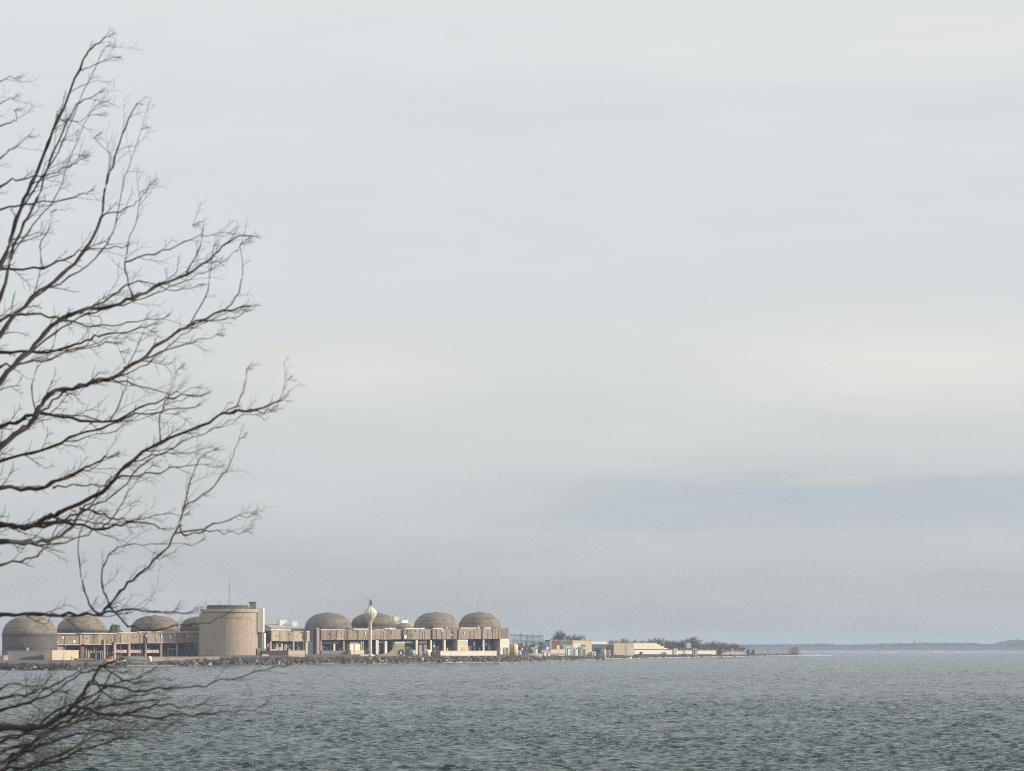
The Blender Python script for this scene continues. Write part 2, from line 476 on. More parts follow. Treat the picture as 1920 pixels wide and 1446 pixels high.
# ------------------------------------------------------------------ round concrete tank (vacuum building)
Yv = 2940.0
gv = ground(432)
mpx = Yv / F
Xv = (432 - CX) / F * Yv
t = thing('round_concrete_building', 'tall round tan concrete building with flat roof and thin mast on top', 'building', (Xv, Yv, gv - .2))
def zv(py): return W(0, py, Yv).z - gv + .2
Rv = 53.5 * mpx
prof = [(Rv, 0)]
for i in range(1, 9):
    z = zv(1149) * i / 9
    prof += [(Rv, z - .06), (Rv - .03, z - .05), (Rv - .03, z + .05), (Rv, z + .06)]
prof += [(Rv, zv(1149))]
MB().spin(prof, 72).build('wall', M['vac'], t)
MB().spin([(Rv + .3, zv(1149)), (Rv + 1.1, zv(1148)), (Rv + 1.1, zv(1143.5)), (Rv + .6, zv(1142.5))], 72).build('parapet_ring', M['vac'], t)
MB().spin([(Rv - 3.8, zv(1142.5) - .2), (Rv - 3.8, zv(1136.5)), (Rv - 4.6, zv(1135))], 60).build('roof_drum', M['drum'], t)
# pilasters round the wall
for ang in (-128, -96, -41, -17):
    a = math.radians(ang - 6)
    cx_, cy_ = Rv * math.cos(a), Rv * math.sin(a)
    mb = MB().box(-.32, .32, -.12, .12, .1, zv(1149.5))
    o = mb.build('pilaster', M['vac'], t); o.location = (cx_, cy_, 0); o.rotation_euler = (0, 0, a + math.pi / 2)
# service shaft on the left flank, stair tower on the right flank
x0 = (377.5 - 432) * mpx; x1 = (400.5 - 432) * mpx
box('service_shaft', M['vac'], t, x0, x1, -Rv + 4.5, -2, 0, zv(1150))
box('stair_tower', M['creamw'], t, (484 - 432) * mpx, (495 - 432) * mpx, -8, 6, zv(1186), zv(1139.5))
box('stair_tower_foot', M['greyc'], t, (485 - 432) * mpx, (492 - 432) * mpx, -5.5, 5, 0, zv(1186))
box('side_annex', M['pier'], t, (484 - 432) * mpx, (489.5 - 432) * mpx, -9.5, -6.8, 0, zv(1215.5))
rb = box('roof_house', M['green'], t, (469 - 432) * mpx, (481 - 432) * mpx, -8, -2, zv(1142.3), zv(1130))
box('roof_house_cap', M['drum'], rb, (468 - 432) * mpx, (482 - 432) * mpx, -8.5, -1.5, zv(1130) + .02, zv(1130) + .5)
box('roof_unit', M['creamw'], t, (451 - 432) * mpx, (455 - 432) * mpx, -15.6, -13, zv(1140.5), zv(1135.5) + .6)
box('roof_unit', M['creamw'], t, (466 - 432) * mpx, (469 - 432) * mpx, -11.6, -9, zv(1140.5), zv(1134.5) + .3)
mb = MB()
for i in range(36):
    a = math.radians(-180 + i * 5.1)
    mb.tube([((Rv + .7) * math.cos(a), (Rv + .7) * math.sin(a), zv(1142.6)), ((Rv + .7) * math.cos(a), (Rv + .7) * math.sin(a), zv(1142.6) + 1.3)], .05, 4)
arc = [((Rv + .7) * math.cos(math.radians(q)), (Rv + .7) * math.sin(math.radians(q)), zv(1142.6) + 1.3) for q in range(-180, 1, 4)]
mb.tube(arc, .06, 4)
mb.build('guard_rail', M['steel'], t)
# masts stand on the roof: things of their own
def lattice_mast(px, py0, py1, Y, r0, label):
    p = W(px, py0, Y)
    h = (py0 - py1) / F * Y
    t = thing('antenna_mast', label, 'mast', (p.x, p.y, p.z))
    for k in range(3):
        a = k * 2.094
        MB().tube([(r0*math.cos(a), r0*math.sin(a), 0), (r0*.25*math.cos(a), r0*.25*math.sin(a), h*.8)], .10, 5).build('leg', M['mast'], t)
    mb = MB(); n = 12
    for i in range(n):
        z0, z1 = h*.8*i/n, h*.8*(i+1)/n
        q0, q1 = r0*(1-.75*i/n), r0*(1-.75*(i+1)/n)
        for k in range(3):
            a, c = k*2.094, (k+1)*2.094
            mb.tube([(q0*math.cos(a), q0*math.sin(a), z0), (q1*math.cos(c), q1*math.sin(c), z1)], .06, 4)
    mb.build('bracing', M['mast'], t)
    MB().tube([(0,0,h*.78), (0,0,h)], [.14, .07], 6).build('whip', M['mast'], t)
    return t
lattice_mast(430, 1135.2, 1080, Yv - 8, .9, 'tall thin blue grey mast standing on the round concrete building')
lattice_mast(411, 1136, 1125.5, Yv - 12, .35, 'short stub mast left of the tall mast on the round building roof')

# ------------------------------------------------------------------ long halls: fascia over open bays
class Facade:
    def __init__(s, px0, Y0, px1, Y1, label, name, gpx):
        s.A = Vector(((px0 - CX) / F * Y0, Y0)); s.B = Vector(((px1 - CX) / F * Y1, Y1))
        s.d = s.B - s.A; s.L = s.d.length
        s.rz = math.atan2(s.d.y, s.d.x)
        s.g = ground(gpx)
        s.t = thing(name, label, 'building', (s.A.x, s.A.y, s.g - .2), s.rz)
    def tt(s, px):
        u = (px - CX) / F
        return (u * s.A.y - s.A.x) / (s.d.x - u * s.d.y)
    def x(s, px): return s.tt(px) * s.L
    def Y(s, px): return s.A.y + s.tt(px) * s.d.y
    def z(s, py, px): return H + (YH - py) / F * s.Y(px) - s.g + .2
    def box(s, name, mat, px0, px1, py0, py1, y0, y1, parent=None):
        pm = (px0 + px1) / 2
        z0 = 0.0 if py1 is None else s.z(py1, pm)
        return box(name, mat, parent or s.t, s.x(px0), s.x(px1), y0, y1, z0, s.z(py0, pm))
    def hall(s, px0, px1, top0, top1, bot0, bot1, depth, panels, gapmat='dark', topmat='rooflight'):
        """top/bot: rows of the fascia at both ends; panels: list of px boundaries"""
        tp = lambda q: np.interp(q, (px0, px1), (top0, top1))
        bt = lambda q: np.interp(q, (px0, px1), (bot0, bot1))
        s.tp, s.bt = tp, bt
        pm = (px0 + px1) / 2
        # deep floor slab behind the fascia, rear wall of the bays, roof
        xa, xb = s.x(px0), s.x(px1)
        zt_, zb_ = s.z(tp(pm), pm), s.z(bt(pm), pm)
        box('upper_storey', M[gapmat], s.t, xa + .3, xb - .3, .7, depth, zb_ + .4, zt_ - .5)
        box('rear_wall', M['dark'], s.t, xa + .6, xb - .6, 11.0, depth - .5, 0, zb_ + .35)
        box('roof', M['roof'], s.t, xa, xb, .5, depth + .4, zt_ - .48, zt_ - .05)
        for k, (a, c) in enumerate(zip(panels[:-1], panels[1:])):
            if c - a < 0.1: continue
            off = rnd.uniform(-.12, .12)
            m = M['fascia']
            q = (a + c) / 2
            box('fascia_panel', m, s.t, s.x(a) + .12, s.x(c) - .12, off, off + .55, s.z(bt(q), q) + rnd.uniform(-.25, .35), s.z(tp(q), q) - .1 - rnd.choice((0, 0, .15, .5, .9)))
    def columns(s, pxs, w, top, mat='pier', y0=1.2, dep=1.6, foot=None):
        for px in pxs:
            s.box('column', M[mat], px - w/2, px + w/2, top, foot, y0, y0 + dep)

# --- right hall in front of the four right domes
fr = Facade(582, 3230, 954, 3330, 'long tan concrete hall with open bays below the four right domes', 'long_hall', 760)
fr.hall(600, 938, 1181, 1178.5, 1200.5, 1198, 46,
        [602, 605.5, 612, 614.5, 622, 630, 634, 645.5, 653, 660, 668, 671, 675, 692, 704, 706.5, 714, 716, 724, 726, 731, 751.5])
for a, c in [(757, 762.5), (763.5, 771), (771.5, 786), (786.5, 797), (798, 807), (811, 818), (819, 836.5), (837, 846), (847, 857), (860, 864.5), (865, 889), (889.5, 902.5), (905, 923), (924, 928), (929, 935)]:
    o_ = rnd.uniform(-.15, .15); q = (a + c) / 2
    fr.box('fascia_panel', M['fascia'], a, c, fr.tp(q) + .3, fr.bt(q), o_, o_ + .5)
for a, c, up in [(632, 637, 0), (672, 675.5, 0), (796.5, 798.5, 0), (903, 904.6, 1)]:            # projecting mullions
    fr.box('mullion', M['dark' if up else 'pier'], a, c, fr.tp(a) + .5, fr.bt(a) + .3, -.55, -.1)
fr.box('mullion_foot', M['yellow'], 630, 641, 1197.2, 1199.2, -1.0, -.2)
# recessed dark stair bay and its pinkish pier at the left end
fr.box('stair_bay', M['darkblue'], 580.5, 593, 1178.5, None, 1.0, 14)
fr.box('stair_bay_rib', M['dark'], 584, 587, 1180, 1201, .55, .95)
fr.box('end_pier', M['pink_pier'], 592.8, 597.6, 1177, None, -1.2, 6)
fr.box('rain_pipe', M['darksteel'], 598, 600.5, 1182, None, -.2, .6)
# roof edging strips and small roof pieces
for a, c, py in [(602, 647, 1179.8), (663, 691, 1178.8), (703, 719, 1179.8), (722, 742, 1178.2), (761, 797, 1177.6), (813, 831, 1177.4), (864.5, 893, 1176.8), (909, 921, 1176.6)]:
    fr.box('roof_edging', M['rooflight' if py > 1179 else 'white'], a, c, py, py + 2.0, .1, 2.4)
fr.box('roof_hatch', M['drum'], 634, 638, 1175.5, 1179.5, 6, 8.4)
fr.box('roof_lamp', M['white'], 780.5, 783, 1181.3, 1183.8, -.9, -.4)
# columns
fr.columns([603.5], 2.4, 1200.6, foot=None)
fr.columns([630.3], 3.0, 1207.5, mat='white', y0=3.4, dep=1.0)
fr.columns([646.5], 3.6, 1201, mat='pink_pier', y0=1.4)
fr.columns([679, 682.6], 1.9, 1202, mat='pier', y0=1.4)
fr.columns([707, 709.6], 2.2, 1200.4, mat='white', y0=.9)
fr.columns([724.2, 726.6], 2.0, 1202, mat='white', y0=1.6)
fr.columns([782.5], 3.6, 1199.8, mat='creamw', y0=1.0)
fr.columns([809.5], 2.8, 1200.2, mat='white', y0=1.0)
fr.columns([835], 3.4, 1198.6, mat='creamw', y0=1.0)
fr.columns([908], 2.6, 1197.6, mat='creamw', y0=1.0)
# bay infill
fr.box('bay_beam', M['greyc'], 605, 645, 1203.5, 1206.5, 4.0, 5.0)
fr.box('dado_wall', M['greyc'], 602, 651.5, 1220, None, -.4, .6)
fr.box('bay_door', M['greyl'], 616.5, 620, 1211.5, 1216.5, 9.8, 10.4)
fr.box('bay_block', M['creamw'], 656, 675.5, 1207, 1219.5, .2, 8)
fr.box('block_seam', M['pier'], 664, 664.7, 1207.3, 1219.3, -.05, .15)
fr.box('block_canopy', M['green'], 657, 673, 1203.5, 1206.8, .4, 3)
fr.box('fuel_store', M['cream'], 651.5, 676.5, 1219.4, None, -6.5, -.6)
fr.box('bay_beam', M['greyc'], 711, 723.5, 1203, 1206, 3.0, 4.2)
for px in (714, 717.5, 721):
    fr.box('shutter', M['greyc'], px - .9, px + .9, 1207, None, 8.8, 9.6)
fr.box('bay_beam', M['greyc'], 759, 780, 1202, 1206.5, 3.2, 4.4)
fr.box('bay_beam', M['green'], 786, 804, 1201, 1206.5, 3.2, 4.4)
fr.box('tall_block', M['cream'], 741.5, 759, 1205.3, None, .3, 7.5)
fr.box('block_cap', M['creamw'], 740.8, 759.6, 1203.5, 1205.2, .0, 7.8)
fr.box('bay_door', M['white'], 821.4, 824.6, 1204.5, 1213.5, 9.2, 9.8)
fr.box('bay_pipe', M['greyl'], 839, 843, 1203, 1210, 9.6, 10.2)
fr.box('cream_block', M['creamw'], 858.6, 877.8, 1199.5, None, .6, 9)
for py in (1204, 1208.5, 1213):
    fr.box('block_course', M['pier'], 858.4, 878, py, py + .7, .45, .58)
fr.box('hazard_panel', M['yellow'], 865.3, 874.4, 1215.8, 1219.6, .25, .44)
fr.box('bay_door', M['white'], 894.3, 897, 1202, 1219, 6.0, 6.8)
fr.box('bay_panel', M['teal'], 911, 935, 1206, None, 8.0, 8.8)
fr.box('bay_panel', M['greyc'], 917, 920.5, 1203, 1212, 7.0, 7.6)
# right end block: brown upper face, cream foot with buttress
fr.box('end_stripe', M['pink_pier'], 935.3, 938.2, 1178.6, 1198, -.4, .5)
fr.box('end_upper', M['brick'], 938.4, 953.5, 1178.4, 1197.2, -.1, 44)
fr.box('end_foot', M['creamw'], 937.5, 954.5, 1198, None, -.3, 40)
fr.box('buttress', M['white'], 935.3, 939.2, 1212, None, -3.0, -.6)
fr.box('buttress', M['pier'], 944, 946.5, 1214, None, -1.6, -.5)
fr.box('buttress', M['pier'], 950, 952.5, 1214, None, -1.6, -.5)

# --- middle hall between the round building and the right hall
fm = Facade(497, 3040, 581, 3140, 'short panelled concrete hall between the round building and the long hall', 'panelled_hall', 540)
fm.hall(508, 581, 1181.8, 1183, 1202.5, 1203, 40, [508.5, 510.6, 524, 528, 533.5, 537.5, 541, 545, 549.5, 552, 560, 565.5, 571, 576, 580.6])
fm.columns([510.5], 2.6, 1202.6, mat='pink_pier')
fm.columns([552.3], 2.4, 1203, mat='pink_pier', y0=.7)
fm.columns([577], 5.2, 1203.2, mat='pier', y0=.7)
fm.box('window_band', M['greyl'], 514, 520, 1206.5, 1213.5, 6, 6.6)
fm.box('sill_wall', M['pink_pier'], 522, 536, 1213.4, None, 2.6, 3.4)
fm.box('sill_wall', M['pink_pier'], 511.5, 522, 1217, None, 2.6, 3.4)
for px in (530, 538, 545, 557, 563, 569):
    fm.box('window_pane', M['darkblue'], px - 2.4, px + 2.4, 1205.5, 1215.5, 8.6, 9.2)
fm.box('roof_edging', M['rooflight'], 508, 546, 1180.3, 1182, .1, 3)
fm.box('roof_edging', M['dark'], 549, 579, 1179.8, 1182.2, 3, 6)
fm.box('roof_lamp', M['white'], 573.5, 576.5, 1183, 1186, -.8, -.3)
fm.box('link_block', M['greyc'], 494.5, 506.8, 1186.8, None, 4, 30)
fm.box('link_pier', M['creamw'], 500.4, 503, 1187.5, 1216, 2.2, 3.8)
fm.box('link_shaft', M['drum'], 496.5, 507.4, 1170, 1186.6, 8, 20)

# --- left hall below the left domes
fl = Facade(88, 2862, 377, 2945, 'low concrete hall with open bays below the left domes', 'low_hall', 230)
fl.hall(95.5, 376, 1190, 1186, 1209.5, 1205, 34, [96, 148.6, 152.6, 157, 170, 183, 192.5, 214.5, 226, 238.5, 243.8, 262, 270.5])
for a, c in [(276, 301), (302, 331), (331.6, 352), (352.6, 372)]:
    q = (a + c) / 2; o_ = rnd.uniform(-.1, .1)
    fl.box('fascia_panel', M['fascia'], a, c, fl.tp(q) + .3, fl.bt(q), o_, o_ + .5)
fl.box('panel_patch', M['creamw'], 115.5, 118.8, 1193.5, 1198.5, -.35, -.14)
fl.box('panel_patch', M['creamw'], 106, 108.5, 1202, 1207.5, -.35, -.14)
for a, c, py, mt in [(86, 141.5, 1187.4, 'rooflight'), (151.5, 219, 1187, 'rooflight'), (222, 256, 1185.6, 'rooflight'), (260, 373, 1184, 'rooflight')]:
    fl.box('roof_edging', M[mt], a, c, py, py + 2.1, -.6, 2.2)
fl.box('bottom_rail', M['pinkw'], 98, 150.5, 1208.2, 1209.8, -.5, -.14)
fl.box('bottom_rail', M['pinkw'], 157, 210, 1207.6, 1209.2, -.5, -.14)
fl.box('bottom_rail', M['pinkw'], 217, 242, 1206.2, 1207.6, -.5, -.14)
fl.box('bottom_rail', M['pinkw'], 290, 328, 1205, 1206.2, -.5, -.14)
fl.columns([150.6], 3.2, 1190.5, mat='pink_pier', y0=-.7, dep=1.4, foot=1209)
fl.columns([194.3], 2.8, 1199, mat='pier', y0=-1.8)
fl.columns([213.6], 4.4, 1204, mat='pier', y0=-1.8)
fl.columns([243.8], 3.8, 1206, mat='pink_pier', y0=.8)
fl.columns([274.4], 2.6, 1205, mat='pink_pier', y0=.8)
fl.columns([303.8], 3.6, 1205, mat='pier', y0=.8)
fl.columns([333.5], 2.6, 1205, mat='greyl', y0=.8)
fl.columns([373.8], 3.6, 1186.6, mat='greyl', y0=-.8, dep=2.2)
fl.columns([271.6], 1.8, 1190, mat='teal', y0=-1.0, dep=.8, foot=1226)
fl.box('window_frame', M['white'], 301.6, 302.6, 1189.4, 1195.5, -.5, -.15)
fl.box('window_frame', M['white'], 316.6, 317.6, 1189.4, 1198, -.5, -.15)
fl.box('window_frame', M['white'], 301.6, 317.6, 1188.6, 1189.3, -.5, -.15)
for a, c in ((217, 239.5), (246, 269), (275.5, 299.5)):
    fl.box('rail_wall', M['pinkw'], a, c, 1218.6, 1224.4, 1.4, 2.2)
    fl.box('machine', M['darkblue'], a + 4, c - 3, 1208.5, 1218, 7, 10.4)
fl.box('infill_block', M['pier'], 98.5, 121, 1210, None, 2.0, 9)
fl.box('side_slot', M['darkblue'], 86.5, 94.5, 1192, None, 1.0, 20)
fl.box('stack_pipe', M['brown'], 154, 161, 1212, None, 2.4, 5)
fl.box('bay_door', M['greyl'], 181.4, 183.4, 1215, 1219.5, 9.4, 10.2)
fl.box('bay_pipe', M['pinkw'], 335, 337.5, 1205.8, 1212, 3, 4)
fl.box('beam', M['greyl'], 317, 337, 1216, 1217.4, 2.6, 3.4)
for px in (199, 203, 207.5):
    fl.columns([px], 1.2, 1208, mat='brown', y0=1.5, dep=.8)

# patches scattered over the fascias: uneven tone, pale ones coloured as sunlit spots
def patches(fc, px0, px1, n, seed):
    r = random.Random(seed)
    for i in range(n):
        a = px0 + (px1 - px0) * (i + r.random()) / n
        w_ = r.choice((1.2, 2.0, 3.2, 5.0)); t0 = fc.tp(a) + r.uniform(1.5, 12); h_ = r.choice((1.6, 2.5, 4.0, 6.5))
        fc.box('fascia_sun_tone_patch', M[r.choice(('pier', 'pier', 'creamw', 'pink_pier', 'greyl', 'brick', 'dark'))], a, a + w_, t0, min(t0 + h_, fc.bt(a) - .6), -.42, -.18)
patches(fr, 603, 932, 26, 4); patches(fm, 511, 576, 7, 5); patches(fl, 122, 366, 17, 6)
# rooftop vents, pipes and rails of the halls
def roof_clutter(fc, px0, px1, n, seed):
    r = random.Random(seed)
    for i in range(n):
        a = px0 + (px1 - px0) * (i + r.random()) / n
        w_ = r.uniform(1.5, 5); y0 = r.uniform(4, 16); h_ = r.uniform(1.0, 4.0)
        top = fc.tp(a) - h_
        fc.box('roof_vent', M[r.choice(('greyl', 'drum', 'pier', 'steel', 'white'))], a, a + w_, top, fc.tp(a) + .8, y0, y0 + r.uniform(2, 5))
    mb = MB()
    xa, xb = fc.x(px0), fc.x(px1); zt_ = fc.z(fc.tp((px0 + px1) / 2), (px0 + px1) / 2)
    k = int((xb - xa) / 3)
    for i in range(k + 1): mb.tube([(xa + (xb - xa)*i/k, 3.2, zt_ - .3), (xa + (xb - xa)*i/k, 3.2, zt_ + 1.2)], .05, 4)
    for dz in (.6, 1.2): mb.tube([(xa, 3.2, zt_ + dz), (xb, 3.2, zt_ + dz)], .05, 4)
    mb.build('roof_rail', M['steel'], fc.t)
roof_clutter(fr, 606, 930, 16, 1); roof_clutter(fm, 512, 572, 5, 2); roof_clutter(fl, 100, 366, 13, 3)
def wall_pipes(fc, pxs, seed):
    r = random.Random(seed)
    for px in pxs:
        x = fc.x(px); z1 = fc.z(fc.tp(px), px) - r.uniform(.5, 3)
        MB().tube([(x, -.45, .2), (x, -.45, z1), (x, .4, z1 + .3)], .16, 6).build('down_pipe', M[r.choice(('steel', 'darksteel', 'pier'))], fc.t)
wall_pipes(fr, (619, 651, 691, 719, 764, 792, 829, 849, 882, 915), 1); wall_pipes(fm, (523, 547, 568), 2); wall_pipes(fl, (122, 177, 226, 262, 292, 345), 3)
def bay_gear(fc, spans, seed):
    r = random.Random(seed)
    for a, c, base in spans:
        k = a
        while k < c - 1:
            w_ = r.uniform(1.2, 4.0); top = base - r.uniform(1.5, 12)
            fc.box('bay_equipment', M[r.choice(('greyc', 'darksteel', 'steel', 'darkblue', 'pier', 'greyl', 'brown'))], k, min(k + w_, c), top, None, r.uniform(4.5, 7), r.uniform(7.5, 10.5))
            k += w_ + r.uniform(.5, 4)
bay_gear(fr, ((605, 644, 1220), (685, 704, 1224), (729, 740, 1224), (786, 806, 1224), (812, 832, 1222), (838, 857, 1222), (880, 906, 1222), (911, 934, 1222)), 5)
bay_gear(fm, ((525, 550, 1214), (555, 574, 1220)), 6); bay_gear(fl, ((122, 150, 1222), (162, 192, 1222), (218, 240, 1230), (246, 270, 1230), (306, 331, 1226), (337, 370, 1226)), 7)

# ------------------------------------------------------------------ water tower
Yt = 3120.0
gt = gnd(694, 3120)
Xt = (694.2 - CX) / F * Yt
k_ = Yt / F
t = thing('water_tower', 'slender white water tower with fluted bulb on a single stem', 'water tower', (Xt, Yt, gt - .3))
def zq(py): return W(0, py, Yt).z - gt + .3
bulb = [(1.5, 1169.5), (1.75, 1167), (2.45, 1163.6), (3.6, 1160), (4.8, 1156), (5.5, 1152.5), (5.75, 1149.5), (5.4, 1146.5), (4.5, 1143.4), (3.3, 1140.8), (2.0, 1138.8), (1.1, 1137.2), (.5, 1136.2)]
n = 48
mb = MB(); v, f = [], []
for r, py in bulb:
    for k in range(n):
        a = 2 * math.pi * k / n
        rr = r * (1 - (.055 if k % 4 == 0 else 0) * (1 if r > 2 else .2))
        v.append((rr * math.cos(a), rr * math.sin(a), zq(py)))
for i in range(len(bulb) - 1):
    for k in range(n):
        k2 = (k + 1) % n
        f.append((i*n+k, i*n+k2, (i+1)*n+k2, (i+1)*n+k))
f.append(tuple((len(bulb)-1)*n + k for k in range(n)))
mb.add(v, f).build('tank', M['tower'], t)
mb = MB()
for dx in (-.28, .28): mb.tube([(dx + .5, -1.75, 2.6), (dx + .5, -1.6, zq(1169))], .06, 4)
for i in range(40): mb.tube([(.22, -1.68, 2.8 + i*.65), (.78, -1.68, 2.8 + i*.65)], .04, 4)
mb.build('ladder', M['steel'], t)
MB().spin([(1.75, zq(1226)), (1.5, zq(1220)), (1.45, zq(1200)), (1.45, zq(1170)), (1.5, zq(1169.4))], 28).build('stem', M['tower'], t, True)
MB().spin([(4.3, 0), (4.2, .3), (2.3, zq(1227)), (1.8, zq(1225.6))], 28).build('flared_foot', M['tower'], t, True)
MB().box(-.45, .45, -4.6, -1.2, .2, 2.6).build('stem_door', M['greyl'], t)
MB().tube([(0, 0, zq(1136.6)), (0, 0, zq(1131))], [.35, .22], 8).build('top_pole', M['darksteel'], t)
ring = [(1.4*math.cos(a), 1.4*math.sin(a), zq(1136.8)) for a in np.linspace(0, 6.283, 17)]
MB().tube(ring, .07, 5).build('top_rail', M['darksteel'], t)
for dx, dz, sx, sz in ((.9, 1131.5, .9, 2.6), (-1.3, 1132.4, 1.1, .9), (-.2, 1127.6, 1.4, .8), (1.1, 1127.5, .5, 1.8), (-1.9, 1124, 1.0, .6)):
    o = MB().box(-sx/2, sx/2, -.35, .35, -sz/2, sz/2).tube([(0, 0, -sz/2), (-dx*.8, 0, -sz/2 - 1.6)], .10, 5).build('antenna', M['darksteel'], t)
    o.location = (dx, 0, zq(dz)); o.rotation_euler = (0, rnd.uniform(-.4, .4), 0)
MB().tube([(0, 0, zq(1131)), (.15, 0, zq(1123))], [.16, .07], 6).build('whip', M['darksteel'], t)

# ------------------------------------------------------------------ small buildings and site clutter
def shed(name, label, cat, px0, px1, py_top, Y, depth, mat, rz=12, roofmat='roof', doors=(), bands=(), group=None, py_base=None, windows=(), slope=0.0, overhang=.25):
    """a boxy building or block: wall, roof, doors (px0,px1,py0), bands (py0,py1,mat), windows (px0,px1,py0,py1)"""
    pm = (px0 + px1) / 2
    if px0 > 950 and py_base is None: Y = max(Y, shoreY(px0) + 45, shoreY(px1) + 40)
    g = gnd(pm, Y) if py_base is None else W(pm, py_base, Y).z
    rz = rz + 16
    t = thing(name, label, cat, ((px0 - CX) / F * Y, Y, g - .15), math.radians(rz), group)
    c = math.cos(math.radians(rz)) 
    L_ = (px1 - px0) / F * Y / max(c, .3)
    Z = lambda py: W(pm, py, Y).z - g + .15
    X = lambda px: (px - px0) / (px1 - px0) * L_
    h = Z(py_top)
    if slope:
        MB().add([(0,0,-1.5),(L_,0,-1.5),(L_,depth,-1.5),(0,depth,-1.5),(0,0,h-slope),(L_,0,h-slope),(L_,depth,h-.25),(0,depth,h-.25)],
                 [(0,3,2,1),(4,5,6,7),(0,1,5,4),(1,2,6,5),(2,3,7,6),(3,0,4,7)]).build('wall', M[mat], t)
        MB().add([(-overhang,-overhang,h-slope+.02),(L_+overhang,-overhang,h-slope+.02),(L_+overhang,depth+overhang,h-.22),(-overhang,depth+overhang,h-.22),
                  (-overhang,-overhang,h-slope+.3),(L_+overhang,-overhang,h-slope+.3),(L_+overhang,depth+overhang,h),(-overhang,depth+overhang,h)],
                 [(0,3,2,1),(4,5,6,7),(0,1,5,4),(1,2,6,5),(2,3,7,6),(3,0,4,7)]).build('roof', M[roofmat], t)
    else:
        box('wall', M[mat], t, 0, L_, 0, depth, -1.6, h - .35)
        box('roof', M[roofmat], t, -overhang, L_ + overhang, -overhang, depth + overhang, h - .34, h)
    for (a, c2, py, m_) in doors:
        box('door', M[m_], t, X(a), X(c2), -.14, -.02, .05, Z(py))
    for (p0, p1, m_) in bands:
        box('band', M[m_], t, .05, L_ - .05, -.12, -.02, max(Z(p1), .02), Z(p0))
    for (a, c2, p0, p1, m_) in windows:
        w = box('window', M[m_], t, X(a), X(c2), -.16, -.02, Z(p1), Z(p0))
    return t

# left foreground of the plant
shed('cream_store', 'plain cream cladded store at the water edge on the left', 'building', 98, 144, 1219.2, 2560, 14, 'cream', 16, 'creamw', doors=((131, 133, 1231, 'pier'),))
shed('grey_wall_block', 'long plain grey block in front of the leftmost dome', 'building', 14, 97.6, 1220, 2570, 16, 'greyc', 4, 'greyc', windows=((48, 52, 1214.5, 1220.5, 'pinkw'),))
shed('pump_house', 'small pinkish stepped block at the far left by the water', 'building', 7, 15, 1229, 2480, 8, 'pinkw', 5, 'pinkw')
shed('rust_store', 'brown mound of stacked material below the low hall', 'stack', 146, 178, 1234.5, 2480, 9, 'soil', 8, 'grass_dry', slope=1.4)
shed('kiosk', 'tiny grey kiosk right of the cream store', 'kiosk', 134, 143, 1238, 2440, 5, 'greyl', 10, 'roof', doors=((137, 140, 1241, 'dark'),))
# steel frame standing in front of the low hall
p = W(168, 1236, 2760); g = ground(170)
t = thing('steel_frame', 'open grey steel frame in front of the low hall', 'frame', (p.x, p.y, g - .1), math.radians(6))
wf = (192 - 168) / F * 2760; hf = (1236 - 1219.5) / F * 2760
for x in (0, wf * .5, wf * .85, wf):
    for y_ in (0, 5): MB().box(x - .3, x + .3, y_ - .3, y_ + .3, 0, hf * (.8 + .2 * x / wf)).build('post', M['greyl'], t)
MB().tube([(0, 0, hf * .8), (wf, 0, hf)], .35, 6).build('beam', M['greyl'], t)
MB().tube([(0, 5, hf * .8), (wf, 5, hf)], .35, 6).build('beam', M['greyl'], t)
MB().box(.6, wf - .6, 5.4, 5.8, 0, hf * .75).build('backing_sheet', M['dark'], t)
# orange work boats drawn up
def work_boat(px0, px1, py, Y, label):
    pm = (px0 + px1) / 2
    p = W(px0, py, Y)
    Lb = (px1 - px0) / F * Y
    t = thing('work_boat', label, 'boat', (p.x, p.y, gnd(pm, Y) + .15), math.radians(8), 'orange work boats on the shore')
    v = []
    n = 8
    for i in range(n + 1):
        s = i / n
        w = 1.3 * (1 - s ** 3) + .08
        zk = .2 + .9 * s ** 3
        v += [(s*Lb, -w, 1.7 + .5*s*s), (s*Lb, -w*.55, zk), (s*Lb, w*.55, zk), (s*Lb, w, 1.7 + .5*s*s)]
    f = []
    for i in range(n):
        for k in range(3):
            a = i*4 + k; f.append((a, a+1, a+5, a+4))
        f.append((i*4+3, i*4, i*4+4, i*4+7))
    f.append((0, 3, 2, 1)); f.append((n*4, n*4+1, n*4+2, n*4+3))
    MB().add(v, f).build('hull', M['white'], t)
    MB().box(Lb*.02, Lb*.9, -1.45, -1.3, 1.75, 2.2).box(Lb*.02, Lb*.9, 1.3, 1.45, 1.75, 2.2).build('fender', M['orange'], t)
    c = MB().box(Lb*.35, Lb*.68, -.8, .8, 2.1, 3.9).build('cabin', M['orange'], t)
    MB().box(Lb*.39, Lb*.64, -.86, -.8, 3.0, 3.6).build('cabin_window', M['dark'], c)
    MB().tube([(Lb*.5, 0, 3.8), (Lb*.5, 0, 6.2)], .06, 5).build('mast', M['steel'], t)
work_boat(198.5, 214.5, 1238, 2450, 'orange and white work boat between the hall posts, the left one')
work_boat(217.5, 236, 1238, 2450, 'orange work boat right of the other one')
